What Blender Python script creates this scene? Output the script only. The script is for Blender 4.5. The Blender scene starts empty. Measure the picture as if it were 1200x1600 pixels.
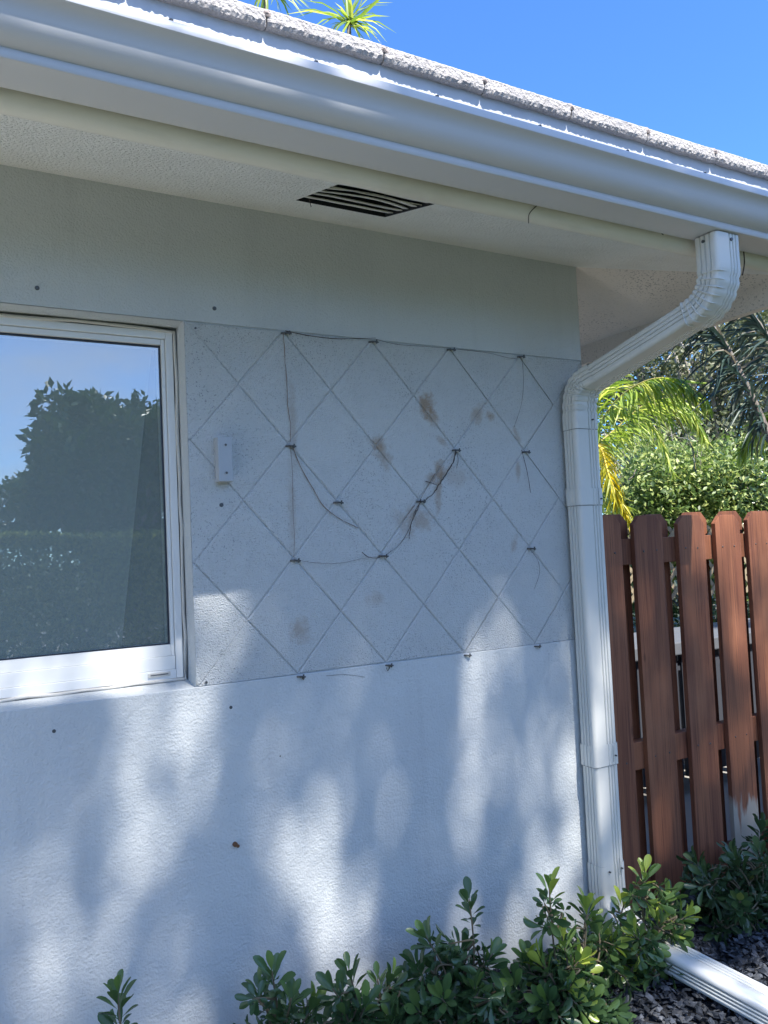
import bpy, bmesh, math, random
import numpy as np
from mathutils import Vector, Matrix
C = bpy.context.scene.collection
SC = bpy.context.scene
rad = math.radians

# ------------------------------------------------------------------ camera
H = 1.24                    # eye height above the planting bed
CAM = Vector((0, -1.95, H))
YAW, PIT, ROL, FPX = 0.51563, 0.047717, -0.046156, 1250.0
F = Vector((math.sin(YAW)*math.cos(PIT), math.cos(YAW)*math.cos(PIT), math.sin(PIT)))
R0 = Vector((math.cos(YAW), -math.sin(YAW), 0)); U0 = R0.cross(F)
R = R0*math.cos(ROL)+U0*math.sin(ROL); U = -R0*math.sin(ROL)+U0*math.cos(ROL)
cd = bpy.data.cameras.new('camera'); cam = bpy.data.objects.new('camera', cd); C.objects.link(cam)
cd.sensor_fit = 'HORIZONTAL'; cd.sensor_width = 36; cd.lens = 36*FPX/1200
cd.clip_start = .02; cd.clip_end = 3000
M3 = Matrix((R, U, -F)).transposed()
cam.matrix_world = Matrix.Translation(CAM) @ M3.to_4x4()
SC.camera = cam
SC.render.resolution_x = 768; SC.render.resolution_y = 1024

def ray(px, py):
    return F + R*((px-600)/FPX) - U*((py-800)/FPX)
def at(px, py, y=0.0):                       # point seen there on the plane y
    q = ray(px, py); return CAM + q*((y+1.95)/q.y)
def far(px, py, d):                          # point seen there at horizontal distance d
    q = ray(px, py); return CAM + q*(d/math.hypot(q.x, q.y))

# ------------------------------------------------------------------ sky and sun
SD = Vector((.2, -1.0, 1.55)); SLEN = SD.length; SDN = SD.normalized()
world = bpy.data.worlds.new("World"); SC.world = world; world.use_nodes = True
nt = world.node_tree; nt.nodes.clear()
wo = nt.nodes.new('ShaderNodeOutputWorld'); bg = nt.nodes.new('ShaderNodeBackground')
sky = nt.nodes.new('ShaderNodeTexSky'); sky.sky_type = 'NISHITA'; sky.sun_disc = False
sky.sun_elevation = math.asin(SDN.z); sky.sun_rotation = math.atan2(SDN.x, SDN.y)
sky.air_density = 1.0; sky.dust_density = .3; sky.ozone_density = 2.5
bg.inputs[1].default_value = .114
# thin high cloud, only towards the sun side
tc = nt.nodes.new('ShaderNodeTexCoord'); mp = nt.nodes.new('ShaderNodeMapping'); mp.inputs['Scale'].default_value = (1.2, 1.2, 3.5)
nz = nt.nodes.new('ShaderNodeTexNoise'); nz.inputs['Scale'].default_value = 2.2; nz.inputs['Detail'].default_value = 6
cr = nt.nodes.new('ShaderNodeMapRange'); cr.inputs[1].default_value = .38; cr.inputs[2].default_value = .68; cr.inputs[4].default_value = .75
sx = nt.nodes.new('ShaderNodeSeparateXYZ'); yr = nt.nodes.new('ShaderNodeMapRange')
yr.inputs[1].default_value = .1; yr.inputs[2].default_value = -.5
mu = nt.nodes.new('ShaderNodeMath'); mu.operation = 'MULTIPLY'
mx = nt.nodes.new('ShaderNodeMixRGB'); mx.inputs[2].default_value = (4.5, 4.8, 5.4, 1)
L = nt.links.new
L(tc.outputs['Generated'], mp.inputs[0]); L(mp.outputs[0], nz.inputs[0]); L(nz.outputs[0], cr.inputs[0])
L(tc.outputs['Generated'], sx.inputs[0]); L(sx.outputs[1], yr.inputs[0])
L(cr.outputs[0], mu.inputs[0]); L(yr.outputs[0], mu.inputs[1]); L(mu.outputs[0], mx.inputs[0])
tint = nt.nodes.new('ShaderNodeMixRGB'); tint.blend_type = 'MULTIPLY'; tint.inputs[0].default_value = 1; tint.inputs[2].default_value = (.49, .82, 1.24, 1)
L(sky.outputs[0], tint.inputs[1]); L(tint.outputs[0], mx.inputs[1]); L(mx.outputs[0], bg.inputs[0]); L(bg.outputs[0], wo.inputs[0])

sl = bpy.data.lights.new('sun', 'SUN'); sl.energy = 4.5; sl.angle = rad(.53); sl.color = (1, .95, .87)
so = bpy.data.objects.new('sun', sl); C.objects.link(so)
so.rotation_euler = (-SDN).to_track_quat('-Z', 'Y').to_euler(); so.location = (2, -8, 12)

SC.view_settings.view_transform = 'Standard'; SC.view_settings.look = 'None'
SC.view_settings.exposure = 1.28; SC.view_settings.gamma = 1; SC.view_settings.use_curve_mapping = False
SC.cycles.max_bounces = 8; SC.cycles.transparent_max_bounces = 16

rng = np.random.default_rng(7); random.seed(7)

# ------------------------------------------------------------------ materials
def mat(name, col, rough=.6, spec=.5, metal=0, noise=None, bump=None, extra=None, trans=0, attr=None, coat=0):
    """noise = list of (scale, amount, colour, lo, hi, stretch); bump = list of (scale, strength, dist, detail)"""
    m = bpy.data.materials.new(name); m.use_nodes = True
    n = m.node_tree; b = n.nodes['Principled BSDF']; lk = n.links.new
    b.inputs['Roughness'].default_value = rough; b.inputs['Metallic'].default_value = metal
    b.inputs['Specular IOR Level'].default_value = spec
    b.inputs['Coat Weight'].default_value = coat
    tcn = n.nodes.new('ShaderNodeTexCoord'); cur = None
    rgb = n.nodes.new('ShaderNodeRGB'); rgb.outputs[0].default_value = (*col, 1); cur = rgb.outputs[0]
    for (s, amt, c2, lo, hi, st) in (noise or []):
        mpn = n.nodes.new('ShaderNodeMapping'); mpn.inputs['Scale'].default_value = st
        t = n.nodes.new('ShaderNodeTexNoise'); t.inputs['Scale'].default_value = s; t.inputs['Detail'].default_value = 5
        t.inputs['Roughness'].default_value = .6
        r = n.nodes.new('ShaderNodeMapRange'); r.inputs[1].default_value = lo; r.inputs[2].default_value = hi; r.inputs[4].default_value = amt
        x = n.nodes.new('ShaderNodeMixRGB'); x.inputs[2].default_value = (*c2, 1)
        lk(tcn.outputs['Object'], mpn.inputs[0]); lk(mpn.outputs[0], t.inputs[0]); lk(t.outputs[0], r.inputs[0])
        lk(r.outputs[0], x.inputs[0]); lk(cur, x.inputs[1]); cur = x.outputs[0]
    if attr:                              # two further colours picked leaf by leaf
        a = n.nodes.new('ShaderNodeAttribute'); a.attribute_name = 'rnd'
        rp = n.nodes.new('ShaderNodeValToRGB'); els = rp.color_ramp.elements
        for i, (p, c) in enumerate(attr):
            e = els[i] if i < 2 else els.new(p)
            e.position = p; e.color = (*c, 1)
        lk(a.outputs['Fac'], rp.inputs[0]); cur = rp.outputs[0]
    if extra: cur = extra(n, tcn, cur)
    lk(cur, b.inputs['Base Color'])
    prev = None
    for (s, st, d, det) in (bump or []):
        t = n.nodes.new('ShaderNodeTexNoise'); t.inputs['Scale'].default_value = s; t.inputs['Detail'].default_value = det
        bp = n.nodes.new('ShaderNodeBump'); bp.inputs['Strength'].default_value = st; bp.inputs['Distance'].default_value = d
        lk(tcn.outputs['Object'], t.inputs[0]); lk(t.outputs[0], bp.inputs['Height'])
        if prev: lk(prev, bp.inputs['Normal'])
        prev = bp.outputs[0]
    if prev: lk(prev, b.inputs['Normal'])
    if trans:
        tr = n.nodes.new('ShaderNodeBsdfTranslucent'); ms = n.nodes.new('ShaderNodeMixShader'); ms.inputs[0].default_value = trans
        hs = n.nodes.new('ShaderNodeHueSaturation'); hs.inputs['Saturation'].default_value = 1.1; hs.inputs['Value'].default_value = 1.5
        lk(cur, hs.inputs['Color']); lk(hs.outputs[0], tr.inputs[0])
        lk(b.outputs[0], ms.inputs[1]); lk(tr.outputs[0], ms.inputs[2]); lk(ms.outputs[0], n.nodes['Material Output'].inputs[0])
    return m

def specks(scale, thr, col, amt, zone=None):
    """small dark pits / mildew dots, spread by a slow noise"""
    def f(n, tcn, cur):
        lk = n.links.new
        v = n.nodes.new('ShaderNodeTexVoronoi'); v.inputs['Scale'].default_value = scale; v.inputs['Randomness'].default_value = 1
        r = n.nodes.new('ShaderNodeMapRange'); r.inputs[1].default_value = thr; r.inputs[2].default_value = thr*.55; r.inputs[4].default_value = 1
        t = n.nodes.new('ShaderNodeTexNoise'); t.inputs['Scale'].default_value = 4; t.inputs['Detail'].default_value = 4
        r2 = n.nodes.new('ShaderNodeMapRange'); r2.inputs[1].default_value = .4; r2.inputs[2].default_value = .62; r2.inputs[3].default_value = .15; r2.inputs[4].default_value = amt
        t3 = n.nodes.new('ShaderNodeTexNoise'); t3.inputs['Scale'].default_value = scale*.8
        r3 = n.nodes.new('ShaderNodeMapRange'); r3.inputs[1].default_value = .5; r3.inputs[2].default_value = .56
        m1 = n.nodes.new('ShaderNodeMath'); m1.operation = 'MULTIPLY'; m2 = n.nodes.new('ShaderNodeMath'); m2.operation = 'MULTIPLY'
        x = n.nodes.new('ShaderNodeMixRGB'); x.inputs[2].default_value = (*col, 1)
        lk(tcn.outputs['Object'], v.inputs[0]); lk(v.outputs['Distance'], r.inputs[0])
        lk(tcn.outputs['Object'], t.inputs[0]); lk(t.outputs[0], r2.inputs[0])
        lk(tcn.outputs['Object'], t3.inputs[0]); lk(t3.outputs[0], r3.inputs[0])
        lk(r.outputs[0], m1.inputs[0]); lk(r2.outputs[0], m1.inputs[1]); lk(m1.outputs[0], m2.inputs[0]); lk(r3.outputs[0], m2.inputs[1])
        lk(m2.outputs[0], x.inputs[0]); lk(cur, x.inputs[1])
        return x.outputs[0]
    return f

def stains(spots, col):
    """brown stains: soft ellipses with ragged edges at given wall coordinates"""
    def f(n, tcn, cur):
        lk = n.links.new
        t = n.nodes.new('ShaderNodeTexNoise'); t.inputs['Scale'].default_value = 45; t.inputs['Detail'].default_value = 5; t.inputs['Roughness'].default_value = .7
        lk(tcn.outputs['Object'], t.inputs[0])
        for (x, z, rx, rz, ang, amt) in spots:
            mp_ = n.nodes.new('ShaderNodeMapping'); mp_.vector_type = 'TEXTURE'
            mp_.inputs['Location'].default_value = (x, 0, z); mp_.inputs['Rotation'].default_value = (0, ang, 0)
            mp_.inputs['Scale'].default_value = (rx, 10, rz)
            ln = n.nodes.new('ShaderNodeVectorMath'); ln.operation = 'LENGTH'
            ad = n.nodes.new('ShaderNodeMath'); ad.operation = 'ADD'
            ad2 = n.nodes.new('ShaderNodeMath'); ad2.operation = 'MULTIPLY_ADD'; ad2.inputs[1].default_value = 2.6; ad2.inputs[2].default_value = -1.3
            r = n.nodes.new('ShaderNodeMapRange'); r.inputs[1].default_value = 1.25; r.inputs[2].default_value = .35; r.inputs[4].default_value = amt
            x_ = n.nodes.new('ShaderNodeMixRGB'); x_.inputs[2].default_value = (*col, 1)
            lk(tcn.outputs['Object'], mp_.inputs[0]); lk(mp_.outputs[0], ln.inputs[0])
            lk(t.outputs[0], ad2.inputs[0]); lk(ln.outputs['Value'], ad.inputs[0]); lk(ad2.outputs[0], ad.inputs[1])
            lk(ad.outputs[0], r.inputs[0]); lk(r.outputs[0], x_.inputs[0]); lk(cur, x_.inputs[1]); cur = x_.outputs[0]
        return cur
    return f
def chain(*fs):
    def f(n, tcn, cur):
        for g in fs: cur = g(n, tcn, cur)
        return cur
    return f

def wl(px, py): p = at(px, py, 0); return p.x, p.z
SPOTS = []
for (px, py, rx, rz, a, am) in [(664, 632, .028, .034, .3, .8), (674, 652, .022, .03, -.5, .65), (590, 692, .03, .022, .3, .55), (598, 712, .022, .04, -.5, .5),
        (690, 690, .022, .012, .6, .45), (685, 735, .02, .035, .2, .7), (672, 748, .03, .014, -.3, .5), (684, 772, .014, .05, .1, .55), (654, 812, .05, .03, .4, .45),
        (628, 820, .02, .05, -.6, .3), (745, 648, .02, .035, .5, .5), (765, 650, .016, .016, 0, .65), (468, 985, .03, .032, -.4, .45), (586, 935, .03, .02, .2, .25),
        (808, 735, .01, .03, 0, .45), (806, 680, .01, .03, -.4, .4), (456, 660, .012, .12, 0, .3), (710, 745, .05, .03, .2, .25), (455, 800, .012, .12, 0, .22), (802, 850, .012, .03, .4, .4)]:
    x, z = wl(px, py); SPOTS.append((x, z, rx, rz, a, am))
WALLC = (.63, .65, .645)
m_panel = mat('stucco_panel', WALLC, .75, .3, noise=[(1.1, .35, (.56, .59, .605), .42, .65, (1, 1, 1)), (16, .25, (.47, .49, .50), .5, .75, (1, 1, 1)), (3, .25, (.47, .49, .51), .4, .7, (1, 1, 1))],
              bump=[(260, .9, .006, 2), (70, .3, .004, 2)], extra=chain(specks(210, .42, (.22, .24, .26), .8), stains(SPOTS, (.36, .245, .15))))
m_wall = mat('stucco_wall', (.615, .645, .65), .62, .4, noise=[(1.0, .4, (.55, .59, .61), .42, .65, (1, 1, .7)), (7, .3, (.47, .49, .50), .55, .72, (1.6, 1, .12)), (2.5, .3, (.48, .50, .53), .4, .7, (1, 1, 1)), (9, .25, (.64, .67, .68), .58, .75, (1, 1, .5))],
             bump=[(200, .5, .0050, 4), (75, .25, .005, 3), (9, .3, .010, 2)], extra=specks(120, .22, (.2, .22, .25), .35))
m_soffit = mat('soffit_stucco', (.87, .86, .81), .85, .2, noise=[(6, .35, (.70, .69, .63), .45, .7, (1, 1, 1))], bump=[(150, 1, .009, 4)], extra=specks(170, .25, (.26, .27, .24), .5))
m_soffit2 = mat('side_soffit_stucco', (.76, .69, .62), .85, .2, noise=[(6, .3, (.60, .55, .50), .45, .7, (1, 1, 1))], bump=[(160, .5, .004, 3)], extra=specks(150, .52, (.20, .18, .17), 1.0))  # dirtier and speckled; warm bounce from the side yard is put into the beige
m_trim = mat('fascia_trim', (.80, .77, .68), .6, .3, noise=[(3, .6, (.58, .53, .43), .55, .75, (.6, 1, 1)), (30, .3, (.60, .58, .50), .55, .7, (.2, 1, 1))], bump=[(60, .2, .003, 2)])
m_gutter = mat('gutter_paint', (.62, .62, .64), .36, .5, noise=[(5, .25, (.54, .55, .57), .45, .7, (.3, 1, 1))], bump=[(3, .04, .004, 1)])
m_flash = mat('flashing_paint', (.60, .62, .66), .55, .4, noise=[(14, .5, (.38, .43, .50), .5, .72, (.6, 1, 1))], bump=[(25, .15, .003, 2)])
m_spout = mat('spout_paint', (.70, .705, .67), .34, .5, noise=[(6, .3, (.60, .63, .63), .5, .75, (1, 1, .25)), (55, .25, (.50, .52, .52), .62, .75, (1, 1, .3))], bump=[(9, .08, .003, 2)])
m_seam = mat('seam_dark', (.12, .12, .12), .8)  # plain dark tone for laps, slots, recesses and small fixings
m_tile = mat('roof_tile', (.46, .44, .43), .9, .2, noise=[(35, .5, (.40, .36, .345), .5, .7, (1, 1, 1)), (6, .3, (.33, .31, .31), .55, .75, (1, 1, 1))], bump=[(150, 1, .006, 4), (60, .7, .005, 3)])
m_mortar = mat('mortar', (.32, .27, .25), .95, bump=[(90, 1, .006, 3)])
m_white = mat('window_vinyl', (.80, .81, .80), .35, .5, noise=[(12, .12, (.66, .66, .62), .5, .75, (1, 1, 1))])
m_caulk = mat('caulk', (.62, .60, .55), .7, bump=[(90, .5, .004, 3)])
m_gasket = mat('gasket', (.03, .035, .05), .5)
m_black = mat('vent_dark', (.012, .014, .02), .9)
m_slat = mat('vent_slat', (.70, .69, .62), .8, noise=[(20, .4, (.26, .26, .22), .5, .7, (.3, 1, 1))])
m_screw = mat('screw_steel', (.11, .12, .13), .45, .6, metal=.6)
m_rust = mat('rust', (.16, .08, .04), .8)
m_alu = mat('bracket_paint', (.44, .47, .50), .4, .5, noise=[(30, .35, (.50, .53, .56), .5, .7, (1, 1, 1))])
m_twig = mat('dead_twig', (.06, .048, .042), .9)
m_twig2 = mat('tan_twig', (.24, .19, .15), .9)
m_stem = mat('green_stem', (.16, .13, .08), .8)
def fence_extra(n, tcn, cur):
    lk = n.links.new
    oi = n.nodes.new('ShaderNodeObjectInfo'); hs = n.nodes.new('ShaderNodeHueSaturation')
    mr = n.nodes.new('ShaderNodeMapRange'); mr.inputs[3].default_value = .78; mr.inputs[4].default_value = 1.18
    lk(oi.outputs['Random'], mr.inputs[0]); lk(mr.outputs[0], hs.inputs['Value']); lk(cur, hs.inputs['Color'])
    v = n.nodes.new('ShaderNodeTexVoronoi'); v.inputs['Scale'].default_value = 3.2
    mp_ = n.nodes.new('ShaderNodeMapping'); mp_.inputs['Scale'].default_value = (3, 1, 1)
    r = n.nodes.new('ShaderNodeMapRange'); r.inputs[1].default_value = .07; r.inputs[2].default_value = .03; r.inputs[4].default_value = .7
    x = n.nodes.new('ShaderNodeMixRGB'); x.inputs[2].default_value = (.09, .035, .02, 1)
    lk(tcn.outputs['Object'], mp_.inputs[0]); lk(mp_.outputs[0], v.inputs[0]); lk(v.outputs['Distance'], r.inputs[0])
    lk(r.outputs[0], x.inputs[0]); lk(hs.outputs[0], x.inputs[1])
    return x.outputs[0]
def worn(n, tcn, cur):
    lk = n.links.new
    s = n.nodes.new('ShaderNodeSeparateXYZ'); t = n.nodes.new('ShaderNodeTexNoise'); t.inputs['Scale'].default_value = 14; t.inputs['Detail'].default_value = 5
    mp_ = n.nodes.new('ShaderNodeMapping'); mp_.inputs['Scale'].default_value = (2.5, 1, .5)
    ma = n.nodes.new('ShaderNodeMath'); ma.operation = 'MULTIPLY_ADD'; ma.inputs[1].default_value = -.35
    r = n.nodes.new('ShaderNodeMapRange'); r.inputs[1].default_value = .105; r.inputs[2].default_value = .05; r.inputs[4].default_value = .9
    x = n.nodes.new('ShaderNodeMixRGB'); x.inputs[2].default_value = (.42, .38, .32, 1)
    lk(tcn.outputs['Object'], s.inputs[0]); lk(tcn.outputs['Object'], mp_.inputs[0]); lk(mp_.outputs[0], t.inputs[0])
    lk(t.outputs[0], ma.inputs[0]); lk(s.outputs[2], ma.inputs[2]); lk(ma.outputs[0], r.inputs[0])
    lk(r.outputs[0], x.inputs[0]); lk(cur, x.inputs[1]); return x.outputs[0]
wood_noise = [(9, .75, (.13, .046, .03), .42, .66, (2.2, 1, .12)), (60, .8, (.07, .026, .02), .50, .68, (3, 1, .04)), (25, .4, (.36, .15, .085), .55, .7, (3, 1, .06)), (3, .5, (.42, .19, .105), .5, .75, (1, 1, .6))]
m_wood = mat('stained_wood', (.275, .108, .056), .62, .35, noise=wood_noise, bump=[(120, .15, .002, 2)], extra=fence_extra)
m_woodw = mat('stained_wood_worn', (.275, .108, .056), .62, .35, noise=wood_noise, bump=[(120, .15, .002, 2)], extra=chain(fence_extra, worn))
m_lattice = mat('lattice_wood', (.30, .24, .15), .8)
m_greybox = mat('grey_resin', (.13, .14, .16), .5, noise=[(8, .3, (.09, .10, .12), .5, .7, (1, 1, 1))])
m_darkslat = mat('dark_slat', (.05, .055, .07), .6)
m_paving = mat('pale_paving', (.28, .27, .25), .85, noise=[(4, .4, (.32, .30, .27), .45, .7, (1, 1, 1))], bump=[(60, .3, .004, 3)])
m_soil = mat('dark_soil', (.014, .015, .018), .95, noise=[(25, .5, (.03, .03, .034), .45, .7, (1, 1, 1))], bump=[(50, .8, .02, 4)])
m_chip = mat('slate_chips', (.05, .055, .065), .6, .5, attr=[(0, (.012, .015, .021)), (1, (.085, .097, .12)), (.6, (.030, .036, .047))], bump=[(90, .4, .003, 3)])
m_grass = mat('lawn', (.048, .058, .032), .95, noise=[(3, .5, (.09, .10, .045), .4, .65, (1, 1, 1)), (40, .6, (.045, .075, .02), .45, .65, (1, 1, 1))], bump=[(120, .8, .03, 3)])
m_pathm = mat('bounce_concrete', (.66, .63, .58), .85, noise=[(4, .4, (.42, .40, .37), .45, .7, (1, 1, 1))], bump=[(60, .3, .004, 3)])
m_asph = mat('grey_road', (.16, .16, .155), .9, noise=[(5, .3, (.12, .12, .115), .45, .7, (1, 1, 1))])
m_blind = mat('blind_cloth', (.42, .45, .44), .9)
m_inside = mat('inside_dark', (.08, .09, .09), .9)  # dark tone stands in for the unlit room; the roof deck shares it
m_bark = mat('grey_bark', (.20, .175, .15), .95, noise=[(18, .6, (.09, .08, .07), .45, .65, (1, 1, .3))], bump=[(40, .7, .02, 3)])
m_barkp = mat('pale_twigs', (.36, .33, .29), .95)
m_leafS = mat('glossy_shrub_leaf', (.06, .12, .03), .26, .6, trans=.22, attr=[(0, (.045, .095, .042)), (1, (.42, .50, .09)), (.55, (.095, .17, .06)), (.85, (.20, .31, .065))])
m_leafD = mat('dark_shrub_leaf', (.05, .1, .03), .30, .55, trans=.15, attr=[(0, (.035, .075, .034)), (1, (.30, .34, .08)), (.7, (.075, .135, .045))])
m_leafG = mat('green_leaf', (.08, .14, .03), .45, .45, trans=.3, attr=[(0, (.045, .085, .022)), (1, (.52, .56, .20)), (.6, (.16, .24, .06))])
m_leafY = mat('grey_leaf', (.15, .17, .10), .5, .4, trans=.25, attr=[(0, (.06, .08, .03)), (1, (.36, .36, .24)), (.6, (.15, .17, .08))])
m_leafH = mat('clipped_hedge_leaf', (.05, .08, .03), .85, .1, trans=.1, attr=[(0, (.05, .085, .025)), (1, (.26, .30, .08))])
m_leafT = mat('canopy_leaf', (.04, .08, .025), .5, .4, trans=.12, attr=[(0, (.025, .05, .015)), (1, (.07, .12, .03))])
m_palmG = mat('palm_leaflet', (.1, .18, .03), .42, .45, trans=.35, attr=[(0, (.13, .22, .04)), (1, (.66, .66, .18)), (.6, (.36, .46, .08))])
m_palmY = mat('palm_leaflet_yellow', (.5, .4, .04), .42, .45, trans=.3, attr=[(0, (.25, .30, .03)), (1, (.78, .62, .05)), (.5, (.55, .48, .04))])
m_palmD = mat('palm_leaflet_dark', (.06, .09, .06), .45, .45, trans=.15, attr=[(0, (.025, .045, .04)), (1, (.40, .33, .24)), (.9, (.045, .08, .06))])  # dark teal leaflets, a few tan
m_rachis = mat('palm_rib', (.42, .36, .10), .5)
m_rachisY = mat('palm_rib_yellow', (.75, .55, .05), .5)

gl = bpy.data.materials.new('window_glass'); gl.use_nodes = True; n = gl.node_tree; n.nodes.clear()
go = n.nodes.new('ShaderNodeOutputMaterial'); gg = n.nodes.new('ShaderNodeBsdfGlossy'); gt = n.nodes.new('ShaderNodeBsdfTransparent'); gm = n.nodes.new('ShaderNodeMixShader')
gg.inputs['Roughness'].default_value = 0; gg.inputs['Color'].default_value = (.86, .93, 1, 1); gt.inputs[0].default_value = (.84, .90, .88, 1); gm.inputs[0].default_value = .29
gn_ = n.nodes.new('ShaderNodeTexNoise'); gn_.inputs['Scale'].default_value = 1.3; gb = n.nodes.new('ShaderNodeBump'); gb.inputs['Strength'].default_value = .03; gb.inputs['Distance'].default_value = .02
gtc = n.nodes.new('ShaderNodeTexCoord'); n.links.new(gtc.outputs['Object'], gn_.inputs[0]); n.links.new(gn_.outputs[0], gb.inputs['Height']); n.links.new(gb.outputs[0], gg.inputs['Normal'])
gd = n.nodes.new('ShaderNodeBsdfDiffuse'); gd.inputs[0].default_value = (.50, .58, .55, 1); gf = n.nodes.new('ShaderNodeMixShader'); gf.inputs[0].default_value = .48  # grey diffuse veil mixed into the pane to lift its dark reflections
n.links.new(gt.outputs[0], gf.inputs[1]); n.links.new(gd.outputs[0], gf.inputs[2]); n.links.new(gf.outputs[0], gm.inputs[1]); n.links.new(gg.outputs[0], gm.inputs[2]); n.links.new(gm.outputs[0], go.inputs[0])

# ------------------------------------------------------------------ mesh helpers
def link(name, me, m, parent=None, smooth=False):
    if m is not None: me.materials.append(m)
    if smooth: me.polygons.foreach_set('use_smooth', [True]*len(me.polygons))
    o = bpy.data.objects.new(name, me); C.objects.link(o)
    if parent: o.parent = parent
    return o
class MB:
    def __init__(s): s.v = []; s.f = []
    def add(s, vs, fs):
        b = len(s.v); s.v += [tuple(v) for v in vs]; s.f += [tuple(i+b for i in f) for f in fs]; return s
    def box(s, a, b):
        x0, y0, z0 = a; x1, y1, z1 = b
        return s.add([(x0,y0,z0),(x1,y0,z0),(x1,y1,z0),(x0,y1,z0),(x0,y0,z1),(x1,y0,z1),(x1,y1,z1),(x0,y1,z1)],
              [(0,3,2,1),(4,5,6,7),(0,1,5,4),(1,2,6,5),(2,3,7,6),(3,0,4,7)])
    def quad(s, *p): return s.add(p, [tuple(range(len(p)))])
    def tube(s, pts, r, n=8, cap=True):
        pts = [Vector(p) for p in pts]; rs = r if hasattr(r, '__len__') else [r]*len(pts)
        vs = []; fs = []; up = Vector((.13, .21, .97))
        for i, p in enumerate(pts):
            d = (pts[min(i+1, len(pts)-1)]-pts[max(i-1, 0)])
            d = d.normalized() if d.length > 1e-9 else Vector((0, 0, 1))
            a = d.cross(up)
            if a.length < .05: a = d.cross(Vector((1, 0, 0)))
            a.normalize(); b = d.cross(a)
            for k in range(n):
                t = 2*math.pi*k/n; vs.append(p+(a*math.cos(t)+b*math.sin(t))*rs[i])
        for i in range(len(pts)-1):
            for k in range(n):
                k2 = (k+1) % n; fs.append((i*n+k, i*n+k2, (i+1)*n+k2, (i+1)*n+k))
        if cap: fs.append(tuple(range(n-1, -1, -1))); fs.append(tuple((len(pts)-1)*n+k for k in range(n)))
        return s.add(vs, fs)
    def build(s, name, m, parent=None, smooth=False, bevel=0):
        me = bpy.data.meshes.new(name); me.from_pydata(s.v, [], s.f); me.update()
        if bevel:
            bm = bmesh.new(); bm.from_mesh(me); bmesh.ops.remove_doubles(bm, verts=bm.verts, dist=1e-6)
            es = [e for e in bm.edges if len(e.link_faces) == 2 and e.calc_face_angle(0) > .5]
            bmesh.ops.bevel(bm, geom=es, offset=bevel, segments=2, affect='EDGES', profile=.6, clamp_overlap=True)
            bm.to_mesh(me); bm.free()
        return link(name, me, m, parent, smooth)
def curve_pts(pts, n=6):
    P = [Vector(p) for p in pts]; out = []
    for i in range(len(P)-1):
        p0 = P[max(i-1, 0)]; p1 = P[i]; p2 = P[i+1]; p3 = P[min(i+2, len(P)-1)]
        for k in range(n):
            t = k/n
            out.append(.5*((2*p1)+(p2-p0)*t+(2*p0-5*p1+4*p2-p3)*t*t+(3*p1-p0-3*p2+p3)*t**3))
    out.append(P[-1]); return out
def thing(name, label, cat, loc=(0, 0, 0), group=None):
    o = bpy.data.objects.new(name, None); C.objects.link(o); o.location = loc; o.empty_display_size = .05
    o['label'] = label; o['category'] = cat
    if group: o['group'] = group
    return o
def keep(o, root):                       # child mesh authored in world coordinates under a root Empty
    o.parent = root; o.matrix_parent_inverse = Matrix.Translation(root.location).inverted(); return o
def tag(o, label, cat, group=None):
    o['label'] = label; o['category'] = cat
    if group: o['group'] = group
    return o
def struct(o, kind='structure'): o['kind'] = kind; return o

# leaves: a template copied with numpy
def T_rhomb():
    v = np.array([[0, 0, 0], [-.5, .45, .06], [.5, .45, .06], [0, 1, 0]], float); return v, [(0, 1, 3), (0, 3, 2)]
def T_obov():
    rows = [(0, .04), (.22, .30), (.45, .78), (.68, 1), (.86, .85), (.97, .42)]; v = []; f = []
    for t, w in rows: z = -.10*t*t; v += [(-.5*w, t, z+.10*w), (0, t, z), (.5*w, t, z+.10*w)]
    v.append((0, 1, -.10))
    for i in range(len(rows)-1):
        a = 3*i; f += [(a, a+1, a+4, a+3), (a+1, a+2, a+5, a+4)]
    a = 3*(len(rows)-1); f += [(a, a+1, a+3), (a+1, a+2, a+3)]
    return np.array(v), f
def T_strap():
    rows = [(0, .5), (.3, 1), (.65, .75)]; v = []; f = []
    for t, w in rows: z = -.28*t*t; v += [(-.5*w, t, z+.018*w), (0, t, z), (.5*w, t, z+.018*w)]
    v.append((0, 1, -.34))
    for i in range(2): a = 3*i; f += [(a, a+1, a+4, a+3), (a+1, a+2, a+5, a+4)]
    f += [(6, 7, 9), (7, 8, 9)]
    return np.array(v), f
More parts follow.
